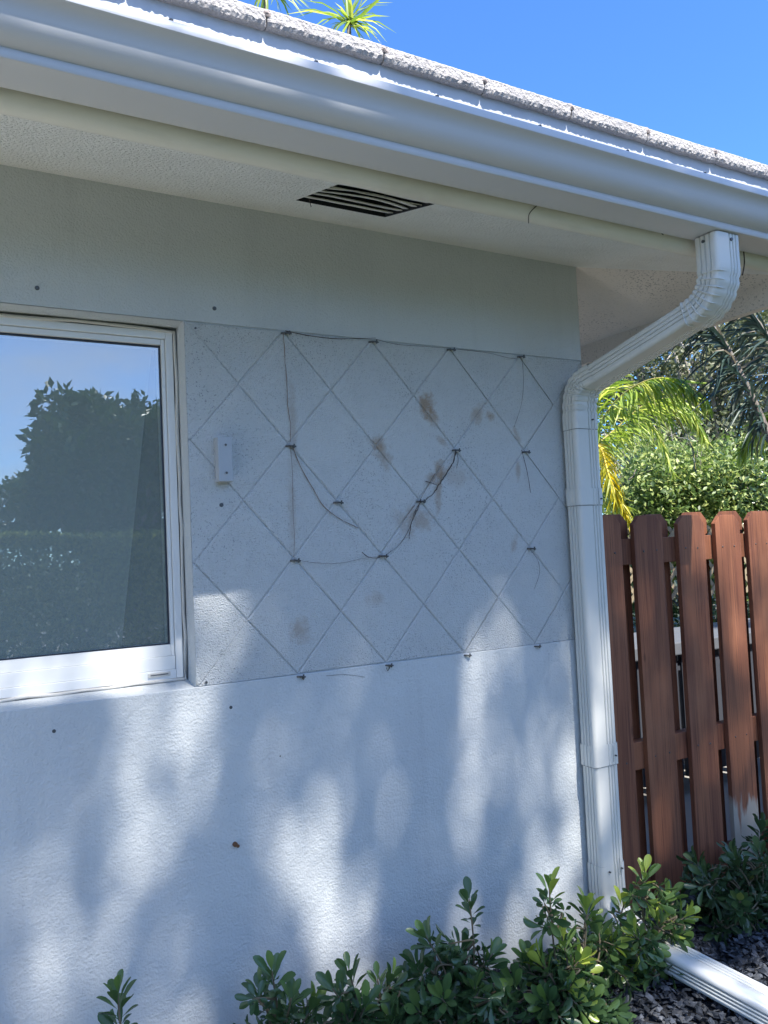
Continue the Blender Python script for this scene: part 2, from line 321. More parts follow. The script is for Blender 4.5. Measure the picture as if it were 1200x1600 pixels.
def leaves(name, pos, dirs, nrm, ln, wd, m, parent=None, tpl=T_rhomb, rnd=None, smooth=False):
    tv, tf = tpl(); pos = np.asarray(pos, float); N = len(pos)
    d = np.asarray(dirs, float); d /= np.linalg.norm(d, axis=1)[:, None]+1e-9
    nn = np.asarray(nrm, float); nn = nn - (nn*d).sum(1)[:, None]*d; nn /= np.linalg.norm(nn, axis=1)[:, None]+1e-9
    s = np.cross(d, nn); ln = np.broadcast_to(ln, N); wd = np.broadcast_to(wd, N)
    V = pos[:, None] + s[:, None]*(tv[None, :, 0:1]*wd[:, None, None]) + d[:, None]*(tv[None, :, 1:2]*ln[:, None, None]) + nn[:, None]*(tv[None, :, 2:3]*ln[:, None, None])
    K = len(tv); V = V.reshape(-1, 3)
    loops = np.concatenate([np.array([f_ for f_ in t_]) for t_ in [sum([list(f) for f in tf], [])] for f_ in [0]][:0] or [np.array(sum([list(f) for f in tf], []))])
    sizes = np.array([len(f) for f in tf]); starts = np.concatenate([[0], np.cumsum(sizes)[:-1]]); LT = len(loops)
    L_ = (loops[None]+np.arange(N)[:, None]*K).ravel(); S_ = (starts[None]+np.arange(N)[:, None]*LT).ravel()
    me = bpy.data.meshes.new(name); me.vertices.add(len(V)); me.vertices.foreach_set('co', V.ravel())
    me.loops.add(len(L_)); me.loops.foreach_set('vertex_index', L_.astype(np.int32))
    me.polygons.add(len(S_)); me.polygons.foreach_set('loop_start', S_.astype(np.int32))
    try: me.polygons.foreach_set('loop_total', np.tile(sizes, N).astype(np.int32))
    except Exception: pass
    me.update(calc_edges=True); me.validate()
    if rnd is None: rnd = rng.random(N)
    a = me.attributes.new('rnd', 'FLOAT', 'POINT'); a.data.foreach_set('value', np.repeat(rnd, K).astype(np.float32))
    return link(name, me, m, parent, smooth)
def rdir(N):
    v = rng.normal(size=(N, 3)); return v/np.linalg.norm(v, axis=1)[:, None]

# ------------------------------------------------------------------ ground, paving, road
def sheet(name, x0, x1, y0, y1, z, m):
    return struct(MB().quad((x0, y0, z), (x1, y0, z), (x1, y1, z), (x0, y1, z)).build(name, m))
sheet('lawn', -400, 400, -400, 400, -.012, m_grass)
sheet('planting_bed', -.35, 4.2, -.95, -.002, -.004, m_soil)
sheet('bounce_strip', -5.5, -.36, -1.25, -.002, .004, m_pathm)  # unseen pale strip added to bounce sun up onto the soffit
sheet('patio', 1.95, 9, .12, 5.2, .004, m_paving)
sheet('road', -60, 60, -14.5, -7.4, .004, m_asph)

# ------------------------------------------------------------------ the house
XC = 1.878                               # wall corner
ZW = .9108+H; SL = .257                  # soffit height at the wall, slope of the eave
house = thing('house', 'single storey house with pale blue grey stucco wall, sloped eave and textured white roof tiles', 'house', (XC, 0, 0))
def hp(mb, name, m, parent=house, **k):
    o = mb.build(name, m, parent, **k)
    root = parent
    if parent is house: o.matrix_parent_inverse = Matrix.Translation(house.location).inverted()
    return o
# front wall: a base skin and the painted fields standing 4 mm proud of it, so the scored lines are real grooves
WX0, WX1, WZ0, WZ1 = -1.25, .555, -.312+H, .593+H
OX, OZ = .56, -.311+H; PX, PZ = .264, .3013
def clip(poly, a, b, c):                 # keep a*x+b*z<=c
    out = []
    for i in range(len(poly)):
        p, q = poly[i], poly[(i+1) % len(poly)]; dp = a*p[0]+b*p[1]-c; dq = a*q[0]+b*q[1]-c
        if dp <= 1e-9: out.append(p)
        if (dp < -1e-9 and dq > 1e-9) or (dp > 1e-9 and dq < -1e-9):
            t = dp/(dp-dq); out.append((p[0]+(q[0]-p[0])*t, p[1]+(q[1]-p[1])*t))
    return out
def field(mb, poly, inset, dep=.0042, bev=.0036):
    ar = sum(poly[i][0]*poly[(i+1) % len(poly)][1]-poly[(i+1) % len(poly)][0]*poly[i][1] for i in range(len(poly)))/2
    if abs(ar) < 4e-4: return
    if ar < 0: poly = poly[::-1]
    def off(d):
        q = poly[:]
        for i in range(len(poly)):
            p0, p1 = poly[i], poly[(i+1) % len(poly)]; ex, ez = p1[0]-p0[0], p1[1]-p0[1]; l = math.hypot(ex, ez)
            if l < 1e-6: continue
            nx, nz_ = ez/l, -ex/l; q = clip(q, nx, nz_, nx*p0[0]+nz_*p0[1]-d(i) if callable(d) else nx*p0[0]+nz_*p0[1]-d)
        return q
    a = off(inset); b = off(inset+bev)
    if len(a) != len(b) or len(a) < 3: b = a
    n_ = len(a); vs = [(x, 0.0003, z) for x, z in a]+[(x, -(dep-min(.0026, bev*.75)), z) for x, z in a]+[(x, -dep, z) for x, z in b]
    fs = [tuple(range(2*n_, 3*n_))]
    for i in range(n_):
        j = (i+1) % n_; fs += [(i, j, n_+j, n_+i), (n_+i, n_+j, 2*n_+j, 2*n_+i)]
    mb.add(vs, fs)
mb = MB()
px1, pz1 = XC, OZ+3*PZ
rect = [(OX-.005, OZ), (px1, OZ), (px1, pz1), (OX-.005, pz1)]
def split(polys, a, b, c):
    o = []
    for p in polys:
        for q in (clip(p, a, b, c), clip(p, -a, -b, -c)):
            if len(q) >= 3: o.append(q)
    return o
polys = [rect]; m_ = PZ/PX               # diagonals
for k in range(-6, 12):
    c = OZ - m_*(OX + k*PX); e1 = random.uniform(-.006, .006)             # z = m_ x + c, each line scored by hand
    polys = split(polys, -m_-e1, 1, c-e1*1.2)
    c2 = OZ + m_*(OX + k*PX); e2 = random.uniform(-.006, .006)
    polys = split(polys, m_+e2, 1, c2+e2*1.2)
for p in polys: field(mb, p, .0004+.0005*random.random())
panel = hp(mb, 'wall_panel', m_panel); 
panel['label'] = 'rougher speckled panel scored with diamond lines'
mb = MB()
def strip_fields(rects):
    for (x0, z0, x1, z1) in rects: field(mb, [(x0, z0), (x1, z0), (x1, z1), (x0, z1)], .0, bev=.0008)
strip_fields([(OX-.005, pz1+.0022, XC, ZW+.03)]); field(mb, [(-5, -.02), (XC, -.02), (XC, OZ-.0012), (-5, OZ-.0012)], 0, dep=.0078, bev=.0012)
# the fields left and above of the window share one plane with the others
strip_fields([(-5, WZ1, OX-.005, ZW+.03), (-5, OZ-.0022, WX0, WZ1)])
# base skin round the window opening, reveals, other walls
RD = .072
for (x0, z0, x1, z1) in [(WX1, WZ0, XC, WZ1), (-5, -.02, XC, WZ0), (-5, WZ1, XC, ZW+.05), (-5, WZ0, WX0, WZ1)]:
    mb.quad((x0, 0, z0), (x1, 0, z0), (x1, 0, z1), (x0, 0, z1))
mb.quad((WX1, -.0042, WZ0), (WX1, .2, WZ0), (WX1, .2, WZ1), (WX1, -.0042, WZ1))
mb.quad((WX0, -.0042, WZ0), (WX0, .2, WZ0), (WX0, .2, WZ1), (WX0, -.0042, WZ1))
mb.quad((WX0, -.0042, WZ1), (WX1, -.0042, WZ1), (WX1, .2, WZ1), (WX0, .2, WZ1))
mb.quad((WX0, -.0076, WZ0-.0035), (WX1, -.0076, WZ0-.0035), (WX1, .2, WZ0+.036), (WX0, .2, WZ0+.036))
mb.quad((XC, -.0042, -.02), (XC, 8, -.02), (XC, 8, ZW+.05), (XC, -.0042, ZW+.05))
mb.quad((-5, 8, -.02), (XC, 8, -.02), (XC, 8, ZW+.05), (-5, 8, ZW+.05))
mb.quad((-5, -.0042, -.02), (-5, 8, -.02), (-5, 8, ZW+.05), (-5, -.0042, ZW+.05))
wall = hp(mb, 'wall', m_wall)
hp(MB().box((-4.8, .2, .02), (XC-.2, 7.8, ZW-.05)), 'interior', m_inside)
# soffits (front slope and side slope meet on the hip line)
OV = .45
mb = MB(); zf = ZW-SL*OV; VT = [(.782, -.201), (1.033, -.201), (1.033, -.453+.004), (.782, -.453+.004)]
vx0, vx1, vy0, vy1 = .783, 1.033, -.447, -.204
def sz(y): return ZW+SL*y
def sq(mb, x0, x1, y0, y1, x0b=None, x1b=None):
    x0b = x0 if x0b is None else x0b; x1b = x1 if x1b is None else x1b
    mb.quad((x0, y0, sz(y0)), (x1, y0, sz(y0)), (x1b, y1, sz(y1)), (x0b, y1, sz(y1)))
sq(mb, -5, vx0, -OV, .05); sq(mb, vx0, vx1, vy1, .05); sq(mb, vx0, vx1, -OV, vy0); sq(mb, vx1, XC+OV, -OV, .0, x1b=XC)
hp(mb, 'soffit', m_soffit)
mb = MB().quad((XC, 0, ZW), (XC+OV, -OV, zf), (XC+OV, 8.45, zf), (XC, 8, ZW))
o = hp(mb, 'side_soffit', m_soffit2); o['label'] = 'dirtier, heavily speckled soffit of the side eave, warm ground bounce put into its beige'
# soffit vent: dark box above the opening with bent slats
vent = hp(MB().add([(vx0, vy0, sz(vy0)), (vx1, vy0, sz(vy0)), (vx1, vy1, sz(vy1)), (vx0, vy1, sz(vy1)),
     (vx0, vy0, sz(vy0)+.10), (vx1, vy0, sz(vy0)+.10), (vx1, vy1, sz(vy1)+.10), (vx0, vy1, sz(vy1)+.10)],
     [(4, 5, 6, 7), (0, 1, 5, 4), (1, 2, 6, 5), (2, 3, 7, 6), (3, 0, 4, 7)]), 'soffit_vent', m_black)
def slat(y, sag, lift, w, m=m_slat):
    s = MB(); N = 16; vs = []; fs = []
    for i in range(N+1):
        t = i/N; x = vx0+.002+(vx1-vx0-.004)*t
        yy = y+sag*math.sin(math.pi*min(1, t*1.0))*(.4+.6*t)+random.uniform(-.001, .001); zz = sz(yy)+.004+lift*math.sin(math.pi*t)
        for (dy, dz) in ((0, 0), (w, .010), (w, .0125), (0, .0025)): vs.append((x, yy+dy, zz+dz))
    for i in range(N):
        for k in range(4): fs.append((4*i+k, 4*i+(k+1) % 4, 4*i+4+(k+1) % 4, 4*i+4+k))
    s.add(vs, fs); hp(s, 'slat', m, parent=vent)
for i, (y, sg, lf, w) in enumerate([(vy1-.044, 0, 0, .026), (vy1-.090, .026, .006, .026), (vy1-.118, -.026, .003, .024), (vy1-.156, -.006, .008, .024), (vy1-.178, .016, .003, .020), (vy1-.224, .044, .010, .026)]): slat(y, sg, lf, w)
# fascia: rounded nosing behind the gutter, flashing above, side fascia
def prof_x(mb, prof, x0, x1, seg=1, jit=0):
    N = len(prof); vs = []; fs = []
    for i in range(seg+1):
        x = x0+(x1-x0)*i/seg
        for (y, z) in prof: vs.append((x, y+random.uniform(-jit, jit), z+random.uniform(-jit, jit)))
    for i in range(seg):
        for k in range(N-1): fs.append((i*N+k, (i+1)*N+k, (i+1)*N+k+1, i*N+k+1))
    return mb.add(vs, fs)
GX0, GX1 = -5.2, XC+OV+.14
mb = MB(); prof_x(mb, [(-.446, .800+H), (-.449, .794+H), (-.457, .788+H), (-.468, .786+H), (-.479, .790+H), (-.487, .799+H), (-.490, .812+H), (-.490, 1.02+H)], -5.2, XC+OV+.035, 90, .0009)
fas = hp(mb, 'fascia', m_trim, smooth=True)
mb = MB().box((XC+OV, -.445, zf-.076), (XC+OV+.035, 8.49, zf+.20))
o = hp(mb, 'side_fascia', m_soffit2, bevel=.003)
mb = MB(); prof_x(mb, [(-.528, .93+H), (-.528, .985+H), (-.5285, 1.062+H)], -5.2, GX1-.04, 60, .0008)
hp(mb, 'drip_edge', m_flash)
# roof: first tile course along the eave in detail, plain courses above
tiles = MB(); mortars = []
tp = PXT = .262
def tile_front(x0, x1):
    nx = 56; prof = [(-.40, 1.0285+H), (-.536, 1.0285+H), (-.5455, 1.0290+H), (-.549, 1.036+H), (-.549, 1.046+H), (-.5485, 1.0585+H), (-.546, 1.0618+H), (-.50, 1.0725+H), (-.35, 1.112+H)]
    vs = []; fs = []; N = len(prof); dz0 = random.uniform(-.0015, .002)
    for i in range(nx+1):
        x = x0+(x1-x0)*i/nx; e = min(i, nx-i)
        for k, (y, z) in enumerate(prof):
            j = (.0016 if k in (2, 3) else .0005) if 1 <= k <= 6 else 0
            ro = .0035*max(0, 1-e/1.0) if 2 <= k <= 6 else 0
            vs.append((x, y+random.uniform(-j, j)+ro, z+dz0+random.uniform(-j, j)+(.0008*math.sin(x*60) if k <= 3 else 0)))
    for i in range(nx):
        for k in range(N-1): fs.append((i*N+k, (i+1)*N+k, (i+1)*N+k+1, i*N+k+1))
    fs += [tuple(range(N-1, -1, -1)), tuple(nx*N+k for k in range(N))]
    tiles.add(vs, fs)
JX = []
x = at(600, 75, -.547).x
while x > -5: x -= PXT
while x < XC+OV+.10:
    tile_front(x+.001, min(x+PXT-.0015, XC+OV+.1)); JX.append(x)
    # knob of mortar at the joint
    jx, jz = x, 1.052+H
    mortar = MB(); mortars.append(mortar); mortar.add([(jx-.013, -.5475, jz-.004), (jx+.010, -.5485, jz-.006), (jx+.015, -.546, jz+.004), (jx+.004, -.543, jz+.0135), (jx-.014, -.543, jz+.011), (jx, -.52, jz+.006), (jx-.001, -.5515, jz+.002)],
              [(6, 0, 1), (6, 1, 2), (6, 2, 3), (6, 3, 4), (6, 4, 0), (0, 5, 1), (1, 5, 2), (2, 5, 3), (3, 5, 4), (4, 5, 0)])
    x += PXT
for r in range(1, 14):
    y0 = -.547+r*.33; y1 = y0+.37; z0 = 1.062+H+r*.33*SL; xe = XC+OV+.1-r*.33
    if xe < -4: break
    tiles.box((-5.3, y0, z0+.012), (xe, y1, z0+.045))
    ye = 8.5-r*.33+.1
    tiles.box((xe+.0, y0+.02, z0+.006), (xe+.37, ye, z0+.040))
tiles.box((XC+OV-.2, -.3, 1.030+H), (XC+OV+.098, 8.5, 1.064+H))
rf = hp(tiles, 'roof', m_tile); [hp(q, 'mortar', m_mortar, parent=rf) for q in mortars]
# deck under the tiles closes the roof against light
mb = MB(); mb.quad((-5.3, -.485, 1.00+H), (XC+OV+.05, -.485, 1.00+H), (XC+OV+.05-4.2, 3.72, 2.08+H), (-5.3, 3.72, 2.08+H))
mb.quad((XC+OV+.05, -.485, 1.00+H), (XC+OV+.05, 8.49, 1.00+H), (XC+OV-4.15, 8.0, 2.08+H), (XC+OV-4.15, 3.72, 2.08+H))
mb.quad((-5.3, 3.72, 2.08+H), (XC+OV-4.15, 3.72, 2.08+H), (XC+OV-4.15, 8, 2.08+H), (-5.3, 8, 2.08+H))
hp(mb, 'roof_deck', m_inside)

# window
win = hp(MB().box((WX0+.01, .062, WZ0+.012), (WX0+.03, .12, WZ1-.014)), 'window', m_white)
win.name = 'window'
FY = .064; FX1 = WX1-.011; FZ0 = WZ0+.018; FZ1 = WZ1-.012
def fr(name, x0, x1, z0, z1, y0, y1, m=m_white, bev=.0015): return hp(MB().box((x0, y0, z0), (x1, y1, z1)), name, m, parent=win, bevel=bev)
GXr = at(249.5, 541, .085).x; GZt = at(249.5, 541, .085).z; GZb = at(268, 1005.8, .085).z
mb = MB(); FW = .018
mb.box((FX1-FW, FY, FZ0), (FX1, .14, FZ1)); mb.box((WX0+.03, FY, FZ1-FW), (FX1-FW-.0005, .14, FZ1)); mb.box((WX0+.03, FY, FZ0), (FX1-FW-.0005, .14, FZ0+.022))
hp(mb, 'frame', m_white, parent=win, bevel=.0015)
mb = MB()
mb.box((GXr, FY+.008, GZb-.028), (FX1-FW-.001, .13, FZ1-FW-.001)); mb.box((WX0+.03, FY+.008, GZt), (GXr-.0005, .13, FZ1-FW-.001)); mb.box((WX0+.03, FY+.008, GZb-.028), (GXr-.0005, .13, GZb))
mb.box((WX0+.03, FY+.004, FZ0+.0225), (FX1-FW-.001, .13, GZb-.0285))
mb.box((-.36, FY+.009, GZb), (-.30, .13, GZt))
sash = hp(mb, 'sash', m_white, parent=win, bevel=.0012)
mb = MB()
mb.box((GXr-.004, .080, GZb+.0005), (GXr-.0006, .088, GZt-.0005)); mb.box((WX0+.03, .080, GZt-.0045), (GXr-.0045, .088, GZt-.0006)); mb.box((WX0+.03, .080, GZb+.0006), (GXr-.0045, .088, GZb+.0032))
hp(mb, 'gasket', m_gasket, parent=win)
hp(MB().quad((WX0+.03, .084, GZb+.001), (GXr-.001, .084, GZb+.001), (GXr-.001, .084, GZt-.001), (WX0+.03, .084, GZt-.001)), 'pane', gl, parent=win)
a = at(231, 1056, FY); b = at(266, 1049, FY)
wv = hp(MB().box((a.x, FY-.004, a.z-.005), (b.x, FY+.001, a.z+.005)), 'weep_cover', m_caulk, parent=win, bevel=.001)
hp(MB().box((a.x+.006, FY-.0048, a.z-.0012), (b.x-.006, FY-.0038, a.z+.0014)), 'weep_slot', m_seam, parent=win)
# ragged caulk bead round the frame
pts = [(WX0+.05+i*.06, FY-.001+random.uniform(-.001, .001), FZ1+.004+random.uniform(-.002, .002)) for i in range(29)]
pts = [p for p in pts if p[0] < FX1]+[(FX1+.005+random.uniform(-.0015, .002), FY-.001, FZ1-i*.055) for i in range(17) if FZ1-i*.055 > FZ0]
pts += [(FX1+.004, FY, FZ0-.004)]+[(FX1-i*.06, FY-.001, FZ0-.003+random.uniform(-.0025, .002)) for i in range(1, 28)]
hp(MB().tube(pts, [.0035+.0015*random.random() for _ in pts], 6), 'caulk', m_caulk, parent=win, smooth=True)
# cloth blind hanging inside the window (not fixed to the sash)
mb = MB(); N = 40; vs = []
for i in range(N+1):
    x = -1.2+i*(.515+1.2)/N; y = .150+.006*math.sin(i*.9)
    xs = 0
    vs += [(x, y, WZ1), (x-.12*max(0, i-N+12)/12, y, WZ0-.02)]
mb.add(vs, [(2*i, 2*i+2, 2*i+3, 2*i+1) for i in range(N)])
tag(mb.build('window_blind', m_blind, smooth=True), 'grey green cloth blind seen dimly behind the window glass', 'blind')

# screws and plugs left in the wall (sub-parts of the wall)
def anchor(px, py, r=.0045, m=m_screw, name='screw', y=-.0042, ring=True, ln=.004):
    p = at(px, py, y); s = MB()
    s.tube([(p.x, y+.002, p.z), (p.x, y-ln, p.z)], r, 12)
    o = hp(s, name, m, parent=wall)
    if ring:
        s2 = MB(); s2.tube([(p.x, y+.001, p.z), (p.x, y-.0012, p.z)], r*1.25, 14); hp(s2, 'screw_plug', m_seam if ring == 2 else m_alu, parent=wall)
    return o
for (px, py, r, m, ring) in [(58, 450, .0042, m_screw, 2), (335, 482, .0042, m_screw, 2), (346, 789, .0042, m_screw, 2), (84, 1142, .0042, m_screw, 2),
     (360, 1105, .0042, m_screw, 2), (305, 513, .0025, m_screw, 1), (322, 1066, .003, m_screw, 1), (437, 1181, .002, m_seam, 0)]: anchor(px, py, r, m, 'screw', ring=ring)
o = anchor(366, 1318, .006, m_rust, 'rusty_screw', ring=0, ln=.01); anchor(371, 1321, .004, m_rust, 'rusty_screw', ring=0, ln=.006)
# eye screws at the lattice nodes
for (i, j) in [(1, 3), (2, 3), (3, 3), (4, 3), (1, 2), (4, 2), (1, 1), (2, 1), (4, 1), (1, 0), (2, 0), (3, 0), (4, 0), (1.5, 1.5), (2.5, 1.5), (3, 2)]:
    x = OX+i*PX+.004; z = OZ+j*PZ-.006
    s = MB(); s.tube([(x-.012, -.002, z), (x-.004, -.012, z), (x+.006, -.016, z-.001), (x+.012, -.014, z-.002)], [.0028, .0022, .0028, .0022], 7)
    s.tube([(x+.006, -.015, z-.006), (x+.006, -.017, z+.005)], .0022, 6); s.tube([(x, -.002, z), (x, -.014, z)], .002, 6)
    hp(s, 'eye_screw', m_screw, parent=panel)

# hairline ridges where old cracks were painted over
def crack(pxs, r=.0007):
    pts = [Vector(at(a+random.uniform(-1.2, 1.2), b, -.0042)) for a, b in pxs]; pts = curve_pts(pts, 5)
    pts = [Vector((p.x+random.uniform(-.0012, .0012), p.y, p.z+random.uniform(-.0012, .0012))) for p in pts]
    hp(MB().tube(pts, [r*random.uniform(.5, 1.3) for _ in pts], 5), 'crack_ridge', m_wall, parent=wall)
crack([(320, 1085), (324, 1120), (319, 1160), (325, 1200), (320, 1250), (324, 1300), (328, 1350)]); crack([(226, 1395), (262, 1388), (300, 1378), (328, 1360), (345, 1362), (375, 1357), (392, 1352)], .0010)
crack([(85, 1572), (120, 1562), (150, 1548), (168, 1540)], .001); crack([(196, 1430), (198, 1460), (200, 1490)], .0006); crack([(748, 1385), (780, 1372), (800, 1360)], .0008)
# small switch-like bracket left of the lattice
p0 = at(345, 717, -.03)
x0, x1 = at(358, 683, -.034).x-.028, at(358, 683, -.034).x+.004
bx0, bx1, bz0, bz1 = .6215, .6585, at(350, 752, -.034).z, at(350, 682, -.034).z
br = thing('wall_bracket', 'narrow grey metal bracket with two screws fixed upright on the speckled wall beside the window', 'bracket', (.64, -.0042, bz0))
o = MB().box((bx0, -.034, bz0), (bx1, -.0045, bz1)).build('body', m_alu, bevel=.002); keep(o, br)
for zz in (bz1-.021, bz0+.021):
    s = MB().tube([(.641, -.0335, zz), (.641, -.0362, zz)], .0052, 14).build('screw', m_alu); keep(s, br)
    s2 = MB().tube([(.641, -.036, zz), (.641, -.0368, zz)], .0032, 10).build('screw_recess', m_seam, s)

# ------------------------------------------------------------------ gutter
gut = thing('gutter', 'long pale blue grey metal gutter with moulded front running under the roof edge', 'gutter', (0, -.56, .8+H))
prof = [(-.496, .93), (-.4945, .818), (-.497, .8145), (-.580, .8150), (-.5835, .8165), (-.5850, .820), (-.5855, .8300), (-.5840, .8335), (-.5855, .8345), (-.591, .8365), (-.598, .8400), (-.6065, .8465),
        (-.613, .855), (-.6175, .865), (-.6200, .875), (-.6230, .884), (-.6280, .8915), (-.6345, .8975), (-.6385, .8995), (-.6405, .9015), (-.6410, .9165), (-.6395, .9185), (-.630, .9190), (-.628, .914)]
# front shell thickness by a second skin inside
inn = [(y+.0015 if y < -.50 else y-.0015, z+(.0015 if z < .83 else 0)) for (y, z) in prof[:-2]][::-1]
mb = MB(); prof_x(mb, [(y, z+H) for y, z in prof+[(y+.004, z) for y, z in inn[:3]]], GX0, GX1, 24, .0)
g = keep(mb.build('trough', m_gutter, smooth=True), gut)
md = g.modifiers.new('edge', 'EDGE_SPLIT'); md.split_angle = rad(40)
mb = MB(); mb.box((GX1-.0005, -.64, .8155+H), (GX1+.001, -.4955, .917+H)); keep(mb.build('end_cap', m_gutter), gut)
for (px, py) in [(268, 20), (495, 84), (684, 139), (845, 187), (982, 226), (1103, 261)]:
    p = at(px, py, -.6385); s = MB().tube([(p.x, -.634, .9175+H), (p.x, -.634, .9235+H)], [.005, .0042], 10).build('screw', m_seam); keep(s, gut)

# ------------------------------------------------------------------ downspout
def spout_profile(w, d, rc=.012, g=.0042, sc=1.0):
    """closed outline (u = width axis, v = depth axis), grooves on the narrow sides and the front's right half"""
    P = []
    hw, hd = w/2*sc, d/2*sc
    def corner(cx, cy, a0):
        for k in range(6):
            a = a0+math.pi/2*k/5; P.append((cx+rc*math.cos(a), cy+rc*math.sin(a)))
    def grooves(p, q, ts, inn):
        (x0, y0), (x1, y1) = p, q
        for t in ts:
            for dt, dd in ((-.045, 0), (-.02, g), (.02, g), (.045, 0)):
                tt = t+dt; P.append((x0+(x1-x0)*tt+inn[0]*dd, y0+(y1-y0)*tt+inn[1]*dd))
    corner(hw-rc, hd-rc, 0)                       # front-right (v = + is outward/front)
    grooves((hw-rc, hd), (-hw+rc, hd), (.12, .28, .44), (0, -1))
    corner(-hw+rc, hd-rc, math.pi/2)
    grooves((-hw, hd-rc), (-hw, -hd+rc), (.2, .5, .8), (1, 0))
    corner(-hw+rc, -hd+rc, math.pi)
    corner(hw-rc, -hd+rc, 1.5*math.pi)
    grooves((hw, -hd+rc), (hw, hd-rc), (.2, .5, .8), (-1, 0))
    return P
def sweep(path, w, d, g=.0042, crimp=None, front0=Vector((0, -1, 0)), rc=.012, inner=True):
    """path of points; v axis turns with the path in the y-z plane"""
    mb = MB(); path = [Vector(p) for p in path]; n_ = None; vs = []; fs = []; rings = []
    for i, p in enumerate(path):
        t = (path[min(i+1, len(path)-1)]-path[max(i-1, 0)]).normalized()
        u = Vector((1, 0, 0)); v = t.cross(u)
        if v.dot(Vector((0, -1, -.0))) < 0 and abs(t.z) > .5: v = -v
        if i and v.dot(rings[-1]) < 0: v = -v
        rings.append(v); u = (u-t*u.dot(t)).normalized()
        k = crimp[i] if crimp else 0.0
        pr = spout_profile(w-2*k, d-2*k, rc, g)
        n_ = len(pr); vs += [p+u*a+v*b for a, b in pr]
    for i in range(len(path)-1):
        for k in range(n_):
            j = (k+1) % n_; fs.append((i*n_+k, i*n_+j, (i+1)*n_+j, (i+1)*n_+k))
    mb.add(vs, fs)
    # open ends get a short dark inside wall
    return mb
def arc(p0, p1, p2, n=14):
    p0, p1, p2 = map(Vector, (p0, p1, p2)); return [(1-t)**2*p0+2*t*(1-t)*p1+t*t*p2 for t in [i/n for i in range(n+1)]]
SX = 1.815; SW, SDp = .098, .066; SY = -.0475
dsp = thing('downspout', 'white ribbed metal downspout bending from the gutter down the wall corner', 'downspout', (SX, SY, .05))
def sp(path, name, w=SW, d=SDp, crimp=None, g=.0042, m=m_spout):
    o = sweep(path, w, d, g, crimp).build(name, m, smooth=True); keep(o, dsp)
    md = o.modifiers.new('edge', 'EDGE_SPLIT'); md.split_angle = rad(35); return o
def crimps(n, a=.0012): return [(a if i % 3 == 1 else -a*.15) for i in range(n)]
o1, o2, o3 = (1.885, -.540, .812+H), (1.885, -.540, .640+H), (1.868, -.448, .612+H)
up = [Vector(o1), Vector(o1)+Vector((0, 0, -.03)), Vector(o1)+Vector((0, 0, -.055))]+arc((1.885, -.540, .752+H), (1.885, -.548, .632+H), (1.872, -.455, .6155+H), 21)[1:]
cr_ = [0, 0, 0]+[(0 if i < 2 else c) for i, c in enumerate(crimps(21, .0024))]
el1 = sp(up, 'upper_elbow', w=SW+.002, d=.074, crimp=cr_)
def ribs(path, w, d, idx, parent):
    path = [Vector(p) for p in path]; mb = MB(); pv = None
    for i in idx:
        t = (path[min(i+1, len(path)-1)]-path[max(i-1, 0)]).normalized(); u = Vector((1, 0, 0)); v = t.cross(u)
        if v.dot(Vector((0, -1, 0))) < 0 and abs(t.z) > .5: v = -v
        if pv is not None and v.dot(pv) < 0: v = -v
        pv = v; p = path[i]; hw, hd = w/2+.0006, d/2+.0006; rc = .012
        loc = [(-hw, -hd+rc+.004), (-hw, -hd*.2), (-hw, hd-rc)]+[(-hw+rc-rc*math.cos(a), hd-rc+rc*math.sin(a)) for a in (.4, .8, 1.2, 1.57)]+[(-hw+rc+.010, hd-.0002), (-hw+rc+.026, hd-.0012)]
        q = [p+u*a+v*b for a, b in loc]; mb.tube(q, [.0006, .0019, .0021, .0021, .0021, .0021, .0019, .0014, .0004], 8)
    keep(mb.build('crimp_ribs', m_spout, smooth=True), dsp)
ribs(up, SW+.002, .074, range(6, 23, 2), el1)
for (dx, dy) in ((.01, -.0385), ):
    s = MB().tube([(1.895, -.5765, .796+H), (1.895, -.5805, .796+H)], .0045, 10).build('screw', m_screw, el1)
    s = MB().tube([(1.838, -.535, .796+H), (1.8335, -.535, .796+H)], .0045, 10).build('screw', m_screw, el1)
leg = sp([(1.873, -.460, .6175+H), (1.862, -.38, .592+H), (1.838, -.17, .530+H), (1.828, -.095, .508+H)], 'slanted_leg', w=SW-.004, d=.064)
lo_ = None
lo = [Vector((1.832, -.125, .5185+H)), Vector((1.828, -.105, .512+H))]+arc((1.828, -.10, .510+H), (1.817, SY, .500+H), (1.816, SY, .405+H), 18)[1:]+[Vector((SX, SY, .385+H)), Vector((SX, SY, .355+H))]
sp(lo, 'lower_elbow', w=SW+.001, d=.069, crimp=[0, 0]+crimps(18, .0022)+[0, 0])
ribs(lo, SW+.001, .069, range(4, 20, 2), None)
sp([(SX, SY, .37+H), (SX, SY, .10+H), (SX, SY, -.25+H)], 'pipe', w=SW-.001)
sp([(SX, SY, .165+H), (SX, SY, .12+H), (SX, SY, .113+H)], 'collar', w=SW+.004, d=SDp+.005, g=.0022)
sp([(SX, SY, -.25+H), (SX, SY, -.48+H), (SX, SY, -.70+H)], 'pipe', w=SW-.0012)
sp([(SX, SY, -.635+H), (SX, SY, -.69+H), (SX, SY, -.70+H)], 'collar', w=SW+.004, d=SDp+.005, g=.0022)
sp([(SX, SY, -.66+H), (SX, SY, -.8+H), (SX, SY, -1.03+H)], 'pipe', w=SW-.0025)
sp([(SX, SY, -1.00+H), (SX, SY, -1.055+H)]+arc((SX, SY, -1.06+H), (SX+.002, SY+.004, -1.19+H), (SX+.004, -.16, -1.198+H), 12)[1:], 'bottom_elbow', w=SW+.003, d=SDp+.003, crimp=[0, 0]+crimps(12, .002))
